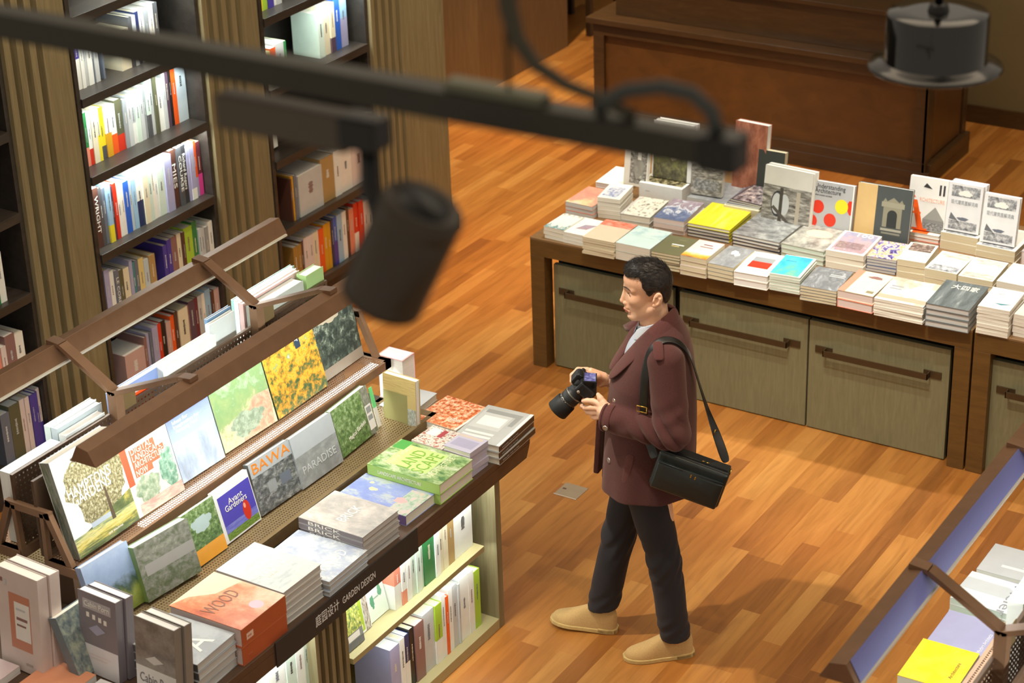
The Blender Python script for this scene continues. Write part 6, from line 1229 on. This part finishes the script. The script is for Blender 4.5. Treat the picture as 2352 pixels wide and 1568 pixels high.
MB().lathe([(.0375, .098), (.041, .101), (.0435, .150), (.0425, .152), (.0405, .150), (.036, .103), (0, .1)], 40, M=RY).build('lens_hood', mat('0e0f0f', .6, 0, 0), ln)
MB().lathe([(.0362, .0555), (.0368, .0565), (.0368, .0595), (.0362, .0605)], 40, M=RY).build('zoom_ring', mat('8a8578', .3, .7, 0), ln)
MB().lathe([(.0347, .0885), (.0353, .0895), (.0353, .0915), (.0347, .0925)], 40, M=RY).build('zoom_ring', mat('6d6a62', .3, .7, 0), ln)
for a in range(10, 171, 20):
    MB().box((-.0012, -.001, 0), (.0012, .001, .0006)).build('scale_mark', mat('e6e0d0', .5, 0, 0), ln, Matrix.Rotation(R(a-80), 4, 'X')@Matrix.Translation((.0925+.0, 0, .0348)))
scr = MB().box((-.0025, -.037, -.025), (.0025, .037, .025)).build('screen_frame', M_RUB, cm_root, Matrix.Translation((-.046, .030, .014))@Matrix.Rotation(R(38), 4, 'Y'), bevel=.001)
def screen_mat():
    m, ns, L, b = newmat('live_view_screen'); t = node(ns, 'ShaderNodeTexCoord'); n = node(ns, 'ShaderNodeTexNoise', Scale=26, Detail=2, Distortion=1.5); L.new(t.outputs['Object'], n.inputs['Vector'])
    r = ramp(ns, [(.35, '4a4590'), (.5, '8c88cf'), (.65, 'c6c4ee')]); L.new(n.outputs['Fac'], r.inputs[0]); L.new(r.outputs[0], b.inputs['Emission Color']); b.inputs['Emission Strength'].default_value = .55
    b.inputs['Base Color'].default_value = (.02, .02, .03, 1); b.inputs['Roughness'].default_value = .15; return m
MB().box((-.0032, -.033, -.021), (-.0026, .033, .021)).build('live_screen', screen_mat(), scr)
MB().box((-.040, .0, -.024), (-.026, .036, -.018)).build('screen_hinge', M_CB, cm_root)
MB().lathe([(.004, 0), (.006, .001), (.006, .004), (0, .005)], 16, M=Matrix.Translation((.012, .066, .018))@Matrix.Rotation(R(-90), 4, 'X')).build('strap_lug', M_BTN, cm_root)
for p, q in (((-.010, .066, -.03), (.014, .0672, .012)),): MB().box(p, q).build('port_cover', M_RUB, cm_root, bevel=.0005)

# ---- shoulder bag (top-level thing)
bx_ = Vector((-.274, 0, -.086)).normalized(); bz_ = Vector((bx_.z, 0, -bx_.x))
if bz_.z < 0: bz_ = -bz_
BMx = MAN@Matrix.Translation((-.174, .266, .956))@Matrix(((bx_.x, 0, bz_.x, 0), (0, -1, 0, 0), (bx_.z, 0, bz_.z, 0), (0, 0, 0, 1)))@Matrix.Rotation(R(-10), 4, 'Z')
bag = bpy.data.objects.new('shoulder_bag', None); COL.objects.link(bag); bag.matrix_world = BMx
tag(bag, 'black leather shoulder bag with gold zip pulls hanging at the hip', 'bag')
def rounded(name, lo, hi, m, parent, bev, bulge=0):
    mb = MB(); n = 10; xs = np.linspace(lo[0], hi[0], n); zs = np.linspace(lo[2], hi[2], n); vs = []; 
    for side_ in (0, 1):
        for z in zs:
            for x in xs:
                u = 1-((x-(lo[0]+hi[0])/2)/((hi[0]-lo[0])/2))**2; v = 1-((z-(lo[2]+hi[2])/2)/((hi[2]-lo[2])/2))**2; b_ = bulge*u*v+.002*math.sin(x*47+z*60)*u*v
                vs.append((x, (lo[1]-b_) if side_ == 0 else (hi[1]+b_*.4), z))
    fs = []; o = n*n
    for j in range(n-1):
        for i in range(n-1):
            a = j*n+i; fs += [(a, a+1, a+n+1, a+n), (o+a+n, o+a+n+1, o+a+1, o+a)]
    rim = list(range(n))+[j*n+n-1 for j in range(1, n)]+[(n-1)*n+i for i in range(n-2, -1, -1)]+[j*n for j in range(n-2, 0, -1)]
    for a, b in zip(rim, rim[1:]+rim[:1]): fs.append((b, a, o+a, o+b))
    mb.add(vs, fs, 0, smooth=False); ob = mb.build(name, m, parent, bevel=bev)
    for p in ob.data.polygons: p.use_smooth = True
    return ob
rounded('bag_body', (-.142, -.040, -.082), (.142, .046, .076), M_LEATH, bag, .012, .004)
fp = rounded('front_pocket', (-.134, -.062, -.078), (.134, -.038, .040), M_LEATH, bag, .008, .008)
MB().tube([(-.134, -.062, .041), (0, -.067, .043), (.134, -.062, .041)], .0025, 8).build('zipper', mat('121212', .4, .2, 0), fp)
MB().tube([(-.13, -.02, .080), (.13, -.02, .080)], .003, 8).build('zipper', mat('121212', .4, .2, 0), bag)
MB().box((-.138, -.036, .066), (.138, .042, .0785)).build('top_panel', mat('141716', .5, 0, .05, .1), bag, bevel=.004)
for x, y, z in ((.0, -.069, .038), (.018, -.069, .036)): MB().box((x, y-.002, z-.013), (x+.006, y+.001, z)).build('zip_pull', M_BRASS, fp, bevel=.001)
for x, y, z in ((.03, -.022, .086), (.048, -.022, .086)): MB().tube([(x-.006, y, z-.004), (x-.003, y-.004, z+.003), (x+.005, y, z+.002), (x+.006, y+.004, z-.004)], .0016, 8).build('zip_pull', M_BRASS, bag)
def ring(name, c, r, th, M2, par): 
    mb = MB(); pts = [tuple(M2@Vector((r*math.cos(t), r*math.sin(t), 0))+Vector(c)) for t in np.linspace(0, 2*PI, 21)]; return mb.tube(pts, th, 8).build(name, M_BRASS, par)
ring('strap_ring', (-.142, .0, .072), .012, .0022, Matrix.Rotation(R(90), 3, 'Y'), bag); ring('strap_ring', (.142, .0, .072), .012, .0022, Matrix.Rotation(R(90), 3, 'Y'), bag)
# strap in the person's frame: over the left shoulder
def ribbon(name, pts, nrm, wdt, th, m, parent, inv):
    P = [Vector(p) for p in pts]; N = [Vector(n).normalized() for n in nrm]; rows = []
    for i, p in enumerate(P):
        d = (P[min(i+1, len(P)-1)]-P[max(i-1, 0)]).normalized(); s_ = d.cross(N[i]).normalized()*wdt/2
        rows.append([p-s_, p, p+s_])
    ob = strip(name, rows, th, m, parent); ob.matrix_local = inv; return ob
inv = BMx.inverted()@MAN
M_STR = mat('14110f', .42, 0, .05, .2, name='strap_leather')
back = [(-.316, .225, .985), (-.294, .19, 1.04), (-.272, .145, 1.09), (-.246, .112, 1.15), (-.218, .10, 1.24), (-.194, .118, 1.335), (-.176, .130, 1.41), (-.136, .140, 1.470), (-.085, .148, 1.489), (-.048, .160, 1.480), (-.018, .180, 1.445), (-.004, .196, 1.385), (.004, .206, 1.32), (.006, .207, 1.25), (.004, .203, 1.18), (.0, .205, 1.12), (-.03, .25, 1.05), (-.038, .268, 1.03)]
nrm = [(-.1, 1, .1), (-.15, 1, .1), (-.5, .8, .1), (-.9, .35, .1), (-.97, .1, .15), (-.95, .1, .3), (-.8, .15, .6), (-.45, .2, .9), (0, .3, 1), (.25, .45, .9), (.4, .7, .6), (.45, .85, .3), (.45, .9, .1), (.45, .9, 0), (.4, .9, 0), (.3, .95, .1), (.2, .9, .3), (.1, .9, .4)]
ribbon('shoulder_strap', back, nrm, .037, .004, M_STR, bag, inv)
b_ = MB().box((-.02, -.0035, -.016), (.02, .0035, .016)); 
def frame(name, p, n, d, w2, h2, th, par):
    d = Vector(d).normalized(); n = Vector(n).normalized(); s_ = d.cross(n).normalized(); mb = MB(); c = Vector(p)
    q = [c+s_*w2+d*h2, c-s_*w2+d*h2, c-s_*w2-d*h2, c+s_*w2-d*h2, c+s_*w2+d*h2]; o = mb.tube(q, th, 8).build(name, M_BRASS, par); o.matrix_local = inv; return o
frame('strap_buckle', (.012, .212, 1.215), (.45, .9, 0), (0, 0, 1), .021, .012, .0028, bag)
frame('strap_buckle', (-.276, .153, 1.083), (-.9, .3, .1), (-.3, -.4, .9), .02, .008, .0024, bag)
